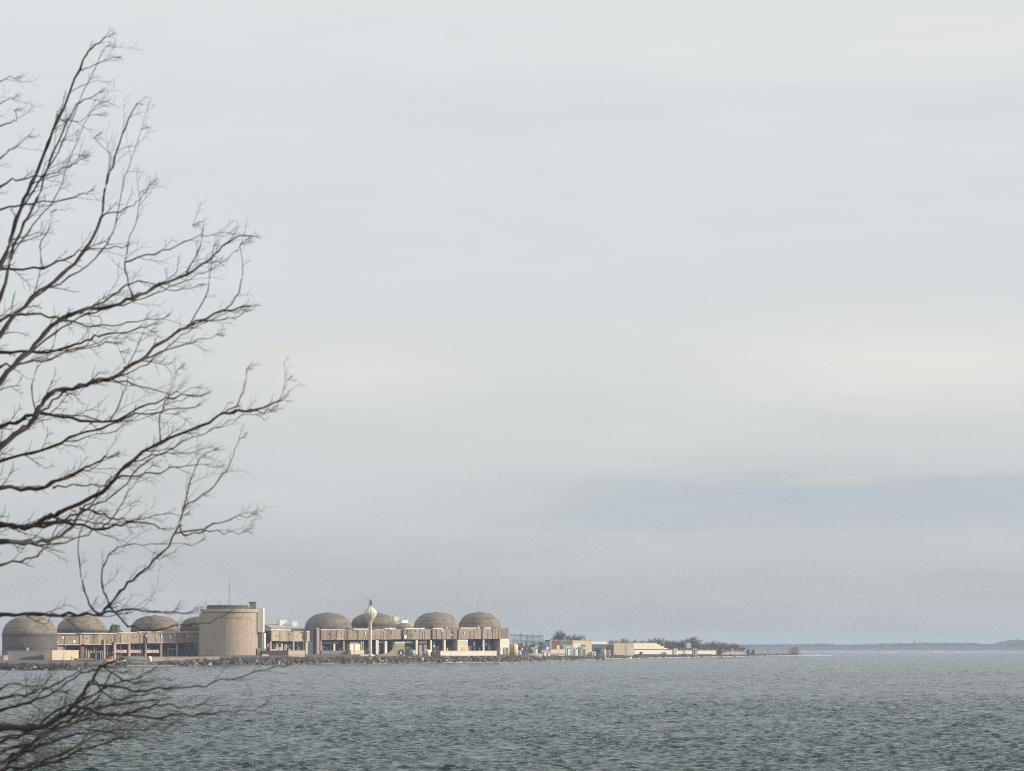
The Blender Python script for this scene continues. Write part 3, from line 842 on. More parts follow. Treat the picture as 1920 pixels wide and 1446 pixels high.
# tarpaulined heap, white round tank, long pale wall along the bank
shed('covered_heap', 'green grey covered heap beside the orange boats', 'heap', 236, 276, 1231, 2480, 12, 'green', 5, 'green', slope=2.6)
def drum_tank(name, label, px0, px1, py_top, Y, mat, bandmat=None, group=None, band=(0.3, .45), cone=.6):
    pm = (px0 + px1) / 2; g = gnd(pm, Y); R = (px1 - px0) / 2 / F * Y
    h = W(pm, py_top, Y).z - g
    t = thing(name, label, 'tank', ((pm - CX) / F * Y, Y, g - .15), 0, group)
    MB().spin([(R, 0), (R, h - cone), (R * .98, h - cone + .05)], 28).build('shell', M[mat], t, True)
    MB().spin([(R * 1.02, h - cone + .06), (R * .55, h - .12), (.15, h)], 28).build('lid', M[mat], t)
    if bandmat: MB().spin([(R + .06, h*band[0]), (R + .06, h*band[1])], 28).build('band', M[bandmat], t)
    MB().box(-R * .2 - .25, -R * .2 + .25, -R - .25, -R * .9, .1, h - cone).build('ladder', M['steel'], t)
    return t
drum_tank('round_tank', 'small white round tank at the left end of the long pale wall', 276.6, 284.6, 1230, 2560, 'white')
shed('pale_wall', 'long low pale wall on the bank before the round concrete building', 'wall', 285, 408, 1231.6, 2640, 2.5, 'pinkw', 1, 'rooflight')
shed('ledge_wall', 'long pale concrete ledge at the water edge left of the centre', 'quay', 212, 322, 1247.3, 2415, 6, 'ledge', 3, 'rooflight', py_base=1253)
shed('quay_block', 'low weathered concrete quay at the water edge below the brown heap', 'quay', 138, 188, 1250, 2330, 6, 'ledge', 2, 'ledge', py_base=1256.5)
# rocks bank of the round building: dark container block and white panel block
shed('dark_bunker', 'dark low bunker at the right foot of the round concrete building', 'bunker', 490.5, 539.8, 1220, 2930, 14, 'dark', 3, 'dark', bands=((1229.5, 1230.6, 'greyc'),), windows=((491, 503.5, 1227.5, 1231.8, 'creamw'),))
shed('pale_panel_block', 'pinkish cream block right of the dark bunker', 'building', 540.6, 571, 1219, 2960, 10, 'cream', 3, 'pinkw', bands=((1226.8, 1230, 'pinkw'),))
# behind the middle hall
shed('grey_roof_building', 'pale grey building with sloping roof behind the panelled hall', 'building', 509, 566, 1166, 3300, 40, 'greyl', 4, 'greyl', slope=5.5)
shed('roof_plant_room', 'white plant room left on the pale grey roof behind the panelled hall', 'plant room', 524.5, 537.5, 1162, 3318, 8, 'white', 4, 'creamw', py_base=1172)
shed('roof_plant_room', 'small white plant room right on the pale grey roof behind the panelled hall', 'plant room', 548, 557.5, 1164.5, 3318, 6, 'white', 4, 'white', py_base=1172)
# between the domes
shed('white_vent_block', 'white vent block with a chimney in the gap behind the water tower dome', 'building', 737, 776, 1168, 3560, 20, 'creamw', 3, 'white')
shed('white_chimney', 'short white square chimney in the gap between the right domes', 'chimney', 738.5, 748, 1155.5, 3565, 5, 'creamw', 3, 'white', py_base=1169)
shed('roof_box', 'small white roof box right of the short white chimney', 'plant room', 753.5, 765, 1161.5, 3565, 6, 'white', 6, 'greyl', py_base=1169)
# in front of the right hall
shed('long_white_wall', 'long low white wall at the foot of the right hall', 'wall', 826, 931, 1220.4, 3268, 3, 'creamw', 13, 'white', py_base=1226)
shed('low_white_kerb', 'low white kerb wall at the foot of the water tower', 'wall', 676, 690, 1227.3, 3090, 3, 'creamw', 4, 'white')
shed('dark_pump_block', 'small dark block at the left end of the long white wall', 'building', 811, 825.5, 1222.5, 3200, 6, 'darkblue', 6, 'greyc')
# curved sand-coloured wall with the round emblem
Ym = 3150.0; gm = gnd(735, 3150) - .8
xm = (706 - CX) / F * Ym
t = thing('sand_wall', 'sand coloured wall rising in a curve to a block with a round dark emblem', 'wall', (xm, Ym, gm - .2), math.radians(8))
outl = [(706, 1231), (709, 1229), (714, 1226.5), (722, 1225.3), (728, 1224.6), (732, 1222.5), (735.5, 1218), (738, 1212), (739.5, 1206.6), (759, 1206.2), (759, 1231.5)]
fx = lambda px: (px - 706) / F * Ym / math.cos(math.radians(8)); fz = lambda py: W(0, py, Ym).z - gm + .2
v = [(fx(a), 0, max(fz(c), 0)) for a, c in outl] + [(fx(a), 2.2, max(fz(c), 0)) for a, c in outl]
no = len(outl)
f = [tuple(range(no)), tuple(reversed(range(no, 2*no)))] + [(i, i + no, (i+1) % no + no, (i+1) % no) for i in range(no)]
MB().add(v, f).build('wall', M['mural'], t)
MB().add([(fx(a), -.12, fz(c)) for a, c in ((738.5, 1216), (740, 1208), (757, 1213), (757, 1224), (748, 1224.5), (739, 1224))], [tuple(range(6))]).build('green_field', M['muralgreen'], t)
def disc(name, cxp, cyp, rp, mat, y_, n=28, ry=None, par=None):
    c0 = [(fx(cxp) + rp/F*Ym*math.cos(a), y_, fz(cyp) + (ry or rp)/F*Ym*math.sin(a)) for a in np.linspace(0, 6.2832, n + 1)[:-1]]
    c1 = [(x, y_ + .08, z) for x, _, z in c0]
    MB().add(c0 + c1, [tuple(range(n)), tuple(reversed(range(n, 2*n)))] + [(i, i+n, (i+1) % n + n, (i+1) % n) for i in range(n)]).build(name, M[mat], par or t)
disc('emblem_ring', 752, 1224, 6.2, 'teal', -.30)
disc('emblem_centre', 751.4, 1224.2, 2.0, 'white', -.42, ry=3.2)
disc('emblem_spot', 754.6, 1227.4, 1.2, 'muralgreen', -.44)
disc('emblem_spot', 749.4, 1228.2, 1.0, 'white', -.44)
# pipes, silos and a pink pipe end in the two open bays
drum_tank('pale_silo', 'pale tilted silo standing in the open bay right of the emblem wall', 767.5, 779, 1218, 3190, 'greyl')
drum_tank('white_vessel', 'white round vessel in the bay right of the pale silo', 796, 807.5, 1217.5, 3195, 'creamw', 'greyl')
shed('grey_skip', 'grey block behind the pale silo in the open bay', 'building', 761.5, 769, 1213, 3205, 5, 'greyc', 6, 'greyc')
shed('pink_hopper', 'small pinkish hopper above the white vessel', 'hopper', 795.5, 800.5, 1208.5, 3206, 3, 'pink_pier', 6, 'brown')
shed('grey_stack', 'narrow grey stack left of the white vessel', 'stack', 786.5, 791, 1209, 3203, 3, 'greyl', 6, 'greyl')
# right of the long hall
drum_tank('yellow_tank', 'cream yellow round tank with yellow band right of the long hall', 956.5, 971.5, 1207, 3420, 'cream', 'yellow', None, (.28, .42))

# switchyard: steel gantries
def gantry(px0, px1, py_top, Y, label, levels=2, rz=8):
    p = W(px0, 1226, Y); g = gnd((px0 + px1) / 2, Y)
    h = W(0, py_top, Y).z - g; w_ = (px1 - px0) / F * Y
    t = thing('switchyard_gantry', label, 'gantry', (p.x, Y, g - .1), math.radians(rz), 'steel gantries of the switchyard')
    for x in (0, w_):
        mb = MB()
        for sx in (-.6, .6): mb.tube([(x + sx*1.6, 0, 0), (x + sx*.6, 0, h)], .13, 4)
        nb = 7
        for i in range(nb):
            z0, z1 = h*i/nb, h*(i+1)/nb
            s_ = -1 if i % 2 else 1
            mb.tube([(x + s_*.8, 0, z0), (x - s_*.6, 0, z1)], .11, 4)
        mb.build('leg', M['gantry'], t)
        MB().tube([(x, 0, h), (x, 0, h + rnd.uniform(1.5, 4))], .10, 4).build('spike', M['gantry'], t)
    for lv in range(levels):
        z = h * (1 - .28 * lv)
        mb = MB()
        for dz in (0, 1.5): mb.tube([(0, 0, z - dz), (w_, 0, z - dz)], .13, 4)
        nb = max(4, int(w_ / 2))
        for i in range(nb): mb.tube([(w_*i/nb, 0, z - (1.5 if i % 2 else 0)), (w_*(i+1)/nb, 0, z - (0 if i % 2 else 1.5))], .10, 4)
        mb.build('beam', M['gantry'], t)
    for i in range(3):
        x = w_ * (i + .5) / 3
        MB().tube([(x, 0, h - 1.5), (x, 0, h - 3.6)], [.28, .2], 6).build('insulator', M['greyl'], t)
gantry(957, 978, 1189, 3560, 'dark steel gantry next to the yellow tank, leftmost and tallest')
gantry(964, 990, 1191.5, 3600, 'dark steel gantry second from the yellow tank', 3)
gantry(976, 1001, 1190, 3650, 'dark steel gantry third from the yellow tank')
gantry(985, 1012, 1193, 3700, 'dark steel gantry fourth from the yellow tank', 3)
gantry(996, 1018, 1191.5, 3760, 'dark steel gantry nearest the blue building', 2)
gantry(962, 1014, 1197.5, 3800, 'wide low steel gantry at the back of the switchyard', 2)
shed('switch_house', 'long dark switch house below the gantries', 'building', 972, 1016, 1212, 3650, 12, 'dark', 8, 'steel', windows=((978, 981, 1215, 1219, 'white'), (986, 987.5, 1214, 1219, 'greyl'), (996, 999, 1214, 1218, 'greyl')))
shed('transformer', 'grey transformer box at the left of the switchyard', 'transformer', 973, 981, 1206, 3700, 5, 'steel', 8, 'greyl', bands=((1211, 1212, 'greyl'),))
shed('transformer', 'grey transformer box in the middle of the switchyard', 'transformer', 989, 999, 1205, 3700, 5, 'greyl', 8, 'steel', bands=((1210, 1211, 'dark'),))
shed('transformer', 'grey transformer box at the right of the switchyard', 'transformer', 1003, 1011, 1206.5, 3700, 5, 'steel', 8, 'steel', bands=((1211, 1212.4, 'white'),))

# horizontal tank with rounded end
def lying_tank(px0, px1, py0, py1, Y, mat, label):
    pm = (px0 + px1) / 2; g = gnd(pm, Y); r = (py1 - py0) / 2 / F * Y; Lb = (px1 - px0) / F * Y
    zc = r + .5
    t = thing('lying_tank', label, 'tank', ((px0 - CX) / F * Y, Y, g), math.radians(6))
    pts = [(r*.1, 0, zc), (r*.25, 0, zc), (Lb - r*.9, 0, zc), (Lb - r*.35, 0, zc), (Lb - r*.08, 0, zc), (Lb, 0, zc)]
    MB().tube(pts, [r*.9, r, r, r*.85, r*.5, r*.12], 20).build('shell', M[mat], t, True)
    for s in (.2, .75): MB().box(Lb*s - .5, Lb*s + .5, -r*.8, r*.8, 0, zc - r*.55).build('saddle', M['greyc'], t)
    MB().box(Lb*.45, Lb*.55, -.6, .6, zc + r*.92, zc + r*1.15).build('hatch', M['steel'], t)
lying_tank(990, 1015.5, 1218.5, 1228, 3480, 'pinkw', 'beige tank lying on its side below the switchyard')
shed('blue_building', 'small blue building right of the switchyard', 'building', 1017.5, 1031, 1203.5, 3900, 12, 'blue', 8, 'greyl', windows=((1019, 1022, 1210, 1216, 'darkblue'), (1024, 1029, 1213.5, 1218.5, 'white')))
shed('brown_workshop', 'brown and grey workshop with white edge right of the blue building', 'building', 1032, 1074, 1200, 3960, 16, 'brown', 6, 'creamw', doors=((1044, 1049, 1210, 'creamw'),), windows=((1032.2, 1033.6, 1200.5, 1217, 'white'), (1050, 1063, 1201, 1211, 'greyc'), (1063, 1071, 1203, 1210, 'steel')))
shed('lilac_shed', 'grey lilac low shed in front of the brown workshop', 'shed', 1056, 1075, 1210, 3920, 8, 'greyl', 6, 'white')
shed('cream_block', 'cream block at the bank below the brown workshop', 'building', 1033, 1059.5, 1217.4, 3720, 8, 'creamw', 5, 'creamw', bands=((1225, 1229, 'pier'),))
shed('grey_bank_wall', 'long grey wall right of the cream block on the bank', 'wall', 1060, 1098, 1217.5, 3800, 4, 'greyc', 4, 'steel')
shed('green_roof_shed', 'cream shed with thin green roof below the big bare tree', 'shed', 1071, 1110, 1200.2, 4080, 14, 'cream', 6, 'green', windows=((1075, 1087.5, 1207, 1215.5, 'white'), (1089, 1098, 1209, 1213, 'blue')))
shed('white_flat_shed', 'white flat shed behind the big grey building', 'shed', 1110, 1138.5, 1203, 4300, 14, 'white', 6, 'white')
shed('grey_warehouse', 'big plain grey warehouse on the bank with a pink tank at its corner', 'building', 1098.5, 1137, 1208, 4100, 20, 'greyc', -6, 'greyl', windows=((1114, 1126, 1216, 1226, 'darkblue'),))
drum_tank('pink_tank', 'small pink round tank at the right corner of the grey warehouse', 1128.5, 1136.5, 1217, 4060, 'pinkw')
shed('dark_annex', 'narrow dark annex between grey warehouse and cream building', 'building', 1138.5, 1150.5, 1209, 4280, 12, 'dark', 6, 'greyc', windows=((1142, 1145, 1217, 1223, 'darkblue'),))
shed('cream_building', 'tan cream building with a vertical seam beside the stepped white building', 'building', 1151, 1189, 1205.4, 4330, 22, 'cream', -4, 'creamw', bands=(), windows=((1173.4, 1174.6, 1206, 1226, 'pier'), (1178, 1188, 1217, 1226, 'creamw')))
# white stepped building: three roof steps
Ys = 4790.0; gs = gnd(1235, 4790); xs = (1189.5 - CX) / F * Ys
t = thing('stepped_building', 'white stepped building descending to the right on the headland', 'building', (xs, Ys, gs - .2), math.radians(28))
cs = math.cos(math.radians(28)) 
sx_ = lambda px: (px - 1189.5) / F * Ys / cs; sz_ = lambda py: W(0, py, Ys).z - gs + .2
box('upper_wall', M['creamw'], t, 0, sx_(1234), 2, 20, sz_(1217), sz_(1206))
box('step_block', M['creamw'], t, sx_(1234) + .02, sx_(1241), 2.2, 19, sz_(1217), sz_(1208.4))
box('step_block', M['creamw'], t, sx_(1241) + .02, sx_(1248), 2.4, 18, sz_(1217), sz_(1211.4))
box('step_block', M['creamw'], t, sx_(1248) + .02, sx_(1255), 2.6, 17, sz_(1217.2), sz_(1215))
box('dark_band', M['greyc'], t, .3, sx_(1253), 2.8, 16, sz_(1219), sz_(1217) - .02)
box('lower_wall', M['white'], t, 0, sx_(1262), 0, 18, 0, sz_(1219.2))
box('gate', M['dark'], t, sx_(1200), sx_(1205), -.2, -.02, .1, sz_(1222.5))
box('roof', M['white'], t, -.3, sx_(1234), 1.7, 20.3, sz_(1206) + .02, sz_(1206) + .35)
shed('white_sea_wall', 'long low cream white wall running right from the stepped building', 'wall', 1262.5, 1344, 1219.8, 5235, 6, 'creamw', 10, 'cream')
# small cabins, containers and sheds right of the long hall
for (a, c, py, Y, mt, rf, lb) in [
    (973, 980, 1219.5, 3560, 'white', 'greyl', 'white site cabin just right of the yellow tank'),
    (981.5, 988, 1221, 3540, 'blue', 'steel', 'blue container right of the first white site cabin'),
    (1017, 1024, 1219.5, 3640, 'creamw', 'white', 'cream cabin right of the lying beige tank'),
    (1025, 1032, 1221, 3640, 'white', 'white', 'white cabin left of the cream block on the bank'),
    (1062, 1069, 1213, 3890, 'white', 'creamw', 'white hut above the left end of the long grey wall'),
    (1076, 1084, 1214, 3880, 'creamw', 'white', 'cream hut above the middle of the long grey wall'),
    (1086, 1093, 1212.5, 3890, 'greyl', 'white', 'pale grey hut above the right end of the long grey wall'),
    (1139.5, 1145, 1220, 4180, 'pinkw', 'creamw', 'pinkish hut right of the pink tank'),
    (1111, 1117, 1222, 3990, 'white', 'white', 'white cabin before the grey warehouse'),
    (1002, 1008, 1213, 3620, 'white', 'steel', 'white cabinet under the gantries'),
    (1264, 1271, 1216.5, 4760, 'white', 'creamw', 'white hut at the left end of the long cream white wall'),
    (1300, 1308, 1217, 4830, 'pier', 'creamw', 'beige hut behind the middle of the long cream white wall')]:
    w_ = (c - a)
    shed('site_cabin', lb, 'cabin', a, c, py, Y, 4, mt, 6, rf, doors=((a + w_*.15, a + w_*.35, py + 2.2, 'dark'),), windows=((a + w_*.5, a + w_*.85, py + 1.8, py + 3.6, 'darkblue'),))
# lamp posts along the site road
for i, (px, Y, w1) in enumerate([(118, 2700, 'above the cream store'), (262, 2720, 'behind the covered heap'), (350, 2760, 'left of the round concrete building'), (520, 2960, 'behind the dark bunker'), (578, 3020, 'before the recessed stair bay'),
                                 (665, 3110, 'before the cream bay block'), (770, 3170, 'right of the emblem wall'), (845, 3200, 'before the long white wall'), (925, 3240, 'before the right end of the long hall'), (1025, 3700, 'before the blue building'), (1092, 3950, 'at the left corner of the grey warehouse'), (1145, 4200, 'between grey warehouse and cream building')]):
    g = gnd(px, Y)
    t = thing('lamp_post', 'thin grey lamp post ' + w1, 'lamp post', ((px - CX) / F * Y, Y, g - .8), 0, 'lamp posts along the site road')
    hh = 10.5
    MB().tube([(0, 0, 0), (0, 0, hh)], [.16, .10], 6).build('post', M['steel'], t)
    MB().tube([(0, 0, hh - .1), (.8, 0, hh + .5), (1.9, 0, hh + .6)], .07, 5).build('arm', M['steel'], t)
    MB().box(1.6, 2.6, -.2, .2, hh + .5, hh + .75).build('lamp_head', M['greyl'], t)
# chain-link fence on the bank: posts and rails
for (a, c, nm) in ((300, 480, 'thin wire fence along the bank before the round concrete building'), (598, 800, 'thin wire fence along the bank before the long hall'), (960, 1150, 'thin wire fence along the bank right of the long hall')):
    t = thing('bank_fence', nm, 'fence', (0, 0, 0))
    pr = []
    for px in np.arange(a, c, 5.0):
        Y = shoreY(px) + 46; zb = gnd(px, Y)
        pr.append(Vector(((px - CX) / F * Y, Y, zb)))
    org = pr[0].copy(); t.location = org
    for q in pr: MB().tube([q - org + Vector((0, 0, -.3)), q - org + Vector((0, 0, 2.4))], .06, 5).build('post', M['steel'], t)
    mb = MB()
    for dz in (.5, 1.4, 2.3): mb.tube([q - org + Vector((0, 0, dz)) for q in pr], .035, 4)
    mb.build('wire', M['steel'], t)
# dune
Yd = 5250; gd = ground(1375)
v, f = [], []
nx, ny = 26, 10
for i in range(nx + 1):
    for j in range(ny + 1):
        px = 1350 + 54 * i / nx
        s = max(0, math.sin(math.pi * i / nx)) ** .45; q = max(0, math.sin(math.pi * j / ny)) ** .8
        Y = shoreY(px) + 40 + j * 7
        v.append(((px - CX) / F * Y, Y, gnd(px, Y) - .3 + 6.3 * s * q * .85 * (1 + .08 * math.sin(i * 1.3) + .06 * math.sin(j * 2 + i))))
for i in range(nx):
    for j in range(ny):
        a = i*(ny+1) + j; f.append((a, a+ny+1, a+ny+2, a+1))
o = mesh_obj('dune', v, f, M['dune'], None, True); o['kind'] = 'structure'; o['label'] = 'low bare sandy mound on the headland before the point'

# ------------------------------------------------------------------ bare trees of the headland
def far_tree_meshes(seed, h, wid):
    r = random.Random(seed)
    tr = MB().tube([(0,0,-.4), (r.uniform(-.3,.3), 0, h*.25), (r.uniform(-.5,.5), 0, h*.5)], [.42, .32, .2], 6)
    cr_ = MB()
    def grow(p, d, l, rad, lev):
        pts = [p]
        for i in range(3):
            d = (d + Vector((r.uniform(-.25,.25), r.uniform(-.25,.25), r.uniform(-.05,.22)))).normalized()
            pts.append(pts[-1] + d * l / 3)
        cr_.tube(pts, [rad, rad*.85, rad*.7, rad*.5], 3, False)
        if lev == 0: return
        for k in range(5 if lev > 1 else 6):
            q = pts[r.choice((1, 2, 2, 3, 3))]
            nd = (d + Vector((r.uniform(-1,1)*wid, r.uniform(-1,1)*wid, r.uniform(-.35,.75)))).normalized()
            grow(q, nd, l * r.uniform(.5, .75), rad * .58, lev - 1)
    for k in range(6):
        a = r.uniform(0, 6.28)
        grow(Vector((0, 0, h * r.uniform(.18, .48))), Vector((math.cos(a)*wid, math.sin(a)*wid, 1)).normalized(), h * r.uniform(.25, .36), .24, 3)
    return tr, cr_
protos = []
for i, (h, wd) in enumerate(((15, .8), (14, 1.0), (17, .8), (13, 1.1), (16, .95))):
    tr, cr_ = far_tree_meshes(100 + i, h, wd)
    a = tr.build('trunk_shape', M['fartwig']); c = cr_.build('crown_shape', M['fartwig'])
    zmax = max(v_[2] for v_ in cr_.v)
    protos.append((a.data, c.data, zmax))
    for o in (a, c): bpy.data.objects.remove(o)
def far_tree(px, py_top, Y, k, label, sxy=1.0, group='bare trees along the headland'):
    Y = max(Y, shoreY(px) + 80)
    g = gnd(px, Y)
    h = W(px, py_top, Y).z - g
    t = thing('bare_tree', label, 'tree', ((px - CX) / F * Y, Y, g), rnd.uniform(0, 6.28), group)
    tm, cm, zm = protos[k % 5]
    s = h / zm
    for nm, me in (('trunk', tm), ('crown', cm)):
        o = bpy.data.objects.new(nm, me); COL.objects.link(o); o.parent = t
        o.scale = (s * sxy, s * sxy, s)
far_tree(1044, 1186, 4150, 1, 'bare tree left of the biggest crown, above the brown workshop', 1.5)
far_tree(1061, 1180, 4140, 0, 'biggest pale bare tree above the brown workshop', 1.35)
far_tree(1078, 1187, 4160, 3, 'bare tree right of the biggest crown, above the green roofed shed', 1.3)
ORD = [w + ' from left, ' for w in 'first second third fourth fifth sixth seventh eighth ninth tenth eleventh twelfth thirteenth fourteenth fifteenth sixteenth seventeenth eighteenth nineteenth'.split()]
lab = 'leafless tree in the brown row behind the white stepped building'
for i, (px, py) in enumerate([(1128, 1203), (1139, 1200), (1149, 1198), (1158, 1199), (1168, 1197), (1177, 1195), (1186, 1197), (1196, 1199), (1206, 1200), (1215, 1199),
                             (1224, 1196), (1232, 1194.5), (1240, 1193), (1247, 1196), (1254, 1199)]):
    far_tree(px, py, 4900 + 40 * ((i * 7) % 5), i, ORD[i] + lab, 1.25)
lab = 'leafless tree in the dark grove above the long white wall'
for i, (px, py) in enumerate([(1260, 1200), (1266, 1199), (1273, 1198.5), (1280, 1197), (1287, 1195), (1295, 1191.5), (1302, 1193), (1309, 1200), (1317, 1205), (1325, 1202), (1332, 1200), (1339, 1203),
                             (1346, 1202), (1353, 1203.5), (1361, 1206), (1369, 1206), (1377, 1205), (1385, 1207.5), (1392, 1211)]):
    far_tree(px, py, 5450 + 45 * ((i * 3) % 6), i + 2, ORD[i] + lab, 1.2)
lab = 'leafless tree behind the first row of the dark grove'
for i in range(14):
    far_tree(1255 + i * 9.5 + rnd.uniform(-2, 2), 1203 + rnd.uniform(-2, 3) + max(0, i - 9) * .9, 5800 + 50 * (i % 3), i, ORD[i] + lab, 1.35)
shed('pale_tank_house', 'small pale blue grey tank house among the trees of the grove', 'house', 1288, 1296, 1204, 5380, 8, 'greyl', 6, 'blue', py_base=1213, slope=1.2)

# the leafless thicket below and between those trees reads as one brown mass
r = random.Random(91); mb = MB()
for i in range(5200):
    px = r.uniform(1118, 1402)
    Y = max(5050 if px < 1255 else 5600, shoreY(px) + 120) + r.uniform(-60, 160)
    top = interp([(1118, 6), (1200, 8.5), (1300, 10), (1360, 8), (1402, 3)], px) * (1 + .25 * math.sin(px * .31) + .15 * math.sin(px * .83))
    p = Vector(((px - CX) / F * Y, Y, ground(px) + top * r.random() ** .8 * .75))
    d = Vector((r.uniform(-.8, .8), r.uniform(-.5, .5), 1)).normalized() * r.uniform(1.2, 3.2)
    w_ = Vector((r.uniform(.10, .26), r.uniform(-.1, .1), 0))
    mb.add([p - w_, p + w_, p + d], [(0, 1, 2)])
tag(mb.build('thicket', M['fartwig']), 'brown leafless thicket massed below the trees of the headland', 'thicket', kind='stuff')

# shrubs: leaf clumps
def shrub(px, wpx, py_top, Y, mat, label, name='shrub', dens=420, seed=1, cat='shrub', group=None):
    r = random.Random(seed)
    if px > 950: Y = max(Y, shoreY(px) + 24)
    g = gnd(px, Y); h = W(px, py_top, Y).z - g; w_ = wpx / 2 / F * Y
    t = thing(name, label, cat, ((px - CX) / F * Y, Y, g - .1), 0, group)
    MB().tube([(0, 0, 0), (.1, 0, h*.5)], [w_*.12 + .1, .08], 6).build('stem', M['bark'], t)
    mb = MB()
    for i in range(dens):
        a, zt_ = r.uniform(0, 6.28), r.random()
        rr = w_ * r.random() ** .5 * math.sin(math.pi * (.18 + .78 * zt_)) ** .6 * r.uniform(.75, 1.12)
        c = Vector((rr*math.cos(a), rr*math.sin(a), h * (.04 + .96 * zt_)))
        s = h * r.uniform(.035, .085)
        u = Vector((r.uniform(-1,1), r.uniform(-1,1), r.uniform(-1,1))).normalized(); q = u.orthogonal().normalized()
        mb.add([c - u*s, c + q*s*.6, c + u*s, c - q*s*.6], [(0,1,2,3)])
    mb.build('foliage', M[mat], t)
shrub(1349, 10, 1217.3, 5060, 'shrub', 'dark round shrub at the right end of the long white wall', seed=3)
shrub(1403, 9, 1217.5, 5450, 'shrub', 'dark shrub at the right foot of the sandy mound, left of a pair', seed=4)
shrub(1412, 9, 1218, 5480, 'shrub', 'dark shrub at the right foot of the sandy mound, right of a pair', seed=5)
shrub(1491, 20, 1213.4, 6130, 'rust_shrub', 'russet bush on the very tip of the headland', 'tip_bush', 420, 6, 'bush')
shrub(1482, 12, 1217.6, 6125, 'rust_shrub', 'low russet bush left of the one on the tip', 'tip_bush', 260, 16, 'bush')
shrub(1282, 8, 1220.5, 4700, 'shrub', 'small dark shrub before the middle of the long white wall', seed=7, dens=200)
shrub(1201, 7, 1222, 4330, 'shrub', 'small dark shrub at the foot of the stepped building', seed=8, dens=200)
shrub(216, 36, 1172, 3180, 'grass_dry', 'pale brushy tree crown between the second and third left domes', 'brushy_tree', 900, 9, 'tree')
for i, px in enumerate((1422, 1431, 1440, 1449, 1458, 1467, 1474)):
    shrub(px, 15, 1220.8 - (i % 3) * .9, shoreY(px) + 36, 'rust_shrub', ORD[i] + 'low russet scrub on the rocky spit before the bush on the tip', 'low_scrub', 160, 30 + i, 'scrub', 'low scrub on the rocky spit')

# ------------------------------------------------------------------ surf on the shore
def surf_line(name, label, n, seed, fn):
    r = random.Random(seed); mb = MB()
    for i in range(n):
        x, y_, Ls, hs = fn(r)
        nseg = 5
        pts = [(x + Ls * (k / nseg - .5), y_ + r.uniform(-1, 1), hs * .25 + hs * .3 * r.random()) for k in range(nseg + 1)]
        mb.tube(pts, [hs * q for q in (.1, .6, .9, 1, .6, .1)], 5)
    return tag(mb.build(name, M['foam'], None, True), label, 'surf', kind='stuff')
def near_surf(r):
    px = 560 + 950 * r.random() ** .5
    Y = shoreY(px) - 2 - 9 * r.random() ** 2
    return (px - CX) / F * Y, Y, r.uniform(2, 9), r.uniform(.15, .5) * (1.7 if px > 1120 else .8)
surf_line('shore_surf', 'broken white surf along the rocks of the headland', 620, 21, near_surf)
def tip_surf(r):
    px = 1490 + 72 * r.random(); Y = 6000 + 160 * r.random()
    return (px - CX) / F * Y, Y, r.uniform(6, 18), r.uniform(.3, .8)
surf_line('point_surf', 'white water breaking off the tip of the headland', 45, 22, tip_surf)
def far_surf(r):
    px = 1560 + 380 * r.random(); Y = 9500 + 7500 * r.random()
    return (px - CX) / F * Y, Y, r.uniform(10, 45), r.uniform(.35, .8)
surf_line('far_surf', 'distant lines of white breakers below the far shore', 80, 23, far_surf)

# ------------------------------------------------------------------ far shore
YF = 19500.0
TOP = [(1250, 1211), (1400, 1208), (1500, 1207.5), (1545, 1206), (1600, 1208.5), (1650, 1207.5), (1670, 1205.5), (1740, 1205), (1830, 1204.5), (1862, 1206), (1875, 1208.5), (1900, 1207.5), (1907, 1201), (1920, 1199), (1990, 1198), (2080, 1203), (2150, 1212)]
V, Fc = [], []
cols = np.arange(1250, 2151, 4)
for px in cols:
    zt = W(px, interp(TOP, px), YF).z
    for d, z in ((-60, -1), (0, .5), (40, zt * .45), (160, zt * .7), (900, zt * .7), (1500, -1)):
        Y = YF + d
        V.append(((px - CX) / F * YF, Y, z))
for i in range(len(cols) - 1):
    for j in range(5):
        a = i*6 + j; Fc.append((a, a+6, a+7, a+1))
o = mesh_obj('far_shore', V, Fc, M['farwood']); o['kind'] = 'structure'; o['label'] = 'low distant shore across the lake faded blue by haze'
r = random.Random(5); mb = MB()
for i in range(1500):
    px = r.uniform(1252, 2145); Y = YF + r.uniform(60, 800)
    zt = W(px, interp(TOP, px), YF).z
    h = zt * r.uniform(.30, .40) * (1 + .12 * math.sin(px * .19) * math.sin(px * .053)); w_ = r.uniform(20, 50)
    x = (px - CX) / F * YF; zb = zt * .55
    n = 6
    ring0 = [(x + w_*.5*math.cos(k*6.283/n)*r.uniform(.7,1.2), Y + w_*.5*math.sin(k*6.283/n), zb) for k in range(n)]
    ring1 = [(x + w_*.55*math.cos(k*6.283/n)*r.uniform(.7,1.2), Y + w_*.55*math.sin(k*6.283/n), zb + h*.6) for k in range(n)]
    tip = [(x, Y, zb + h * r.uniform(.95, 1.25))]
    mb.add(ring0 + ring1 + tip, [(k, (k+1) % n, n + (k+1) % n, n + k) for k in range(n)] + [(n + k, n + (k+1) % n, 2*n) for k in range(n)])
tag(mb.build('far_wood', M['farwood']), 'hazy blue wood covering the distant shore', 'wood', kind='stuff')
p = W(1723, 1206, YF)
t = thing('far_tower', 'faint tower standing above the distant wooded shore', 'tower', (p.x, p.y + 200, p.z - 14))
MB().spin([(6, 0), (4, 14), (4, 26)], 12).build('shaft', M['greyl'], t)
MB().spin([(5.5, 26.05), (6.5, 29), (6, 33), (2, 36)], 12).build('head', M['greyl'], t)
MB().tube([(0, 0, 35.5), (0, 0, 44)], .8, 5).build('mast', M['greyl'], t)

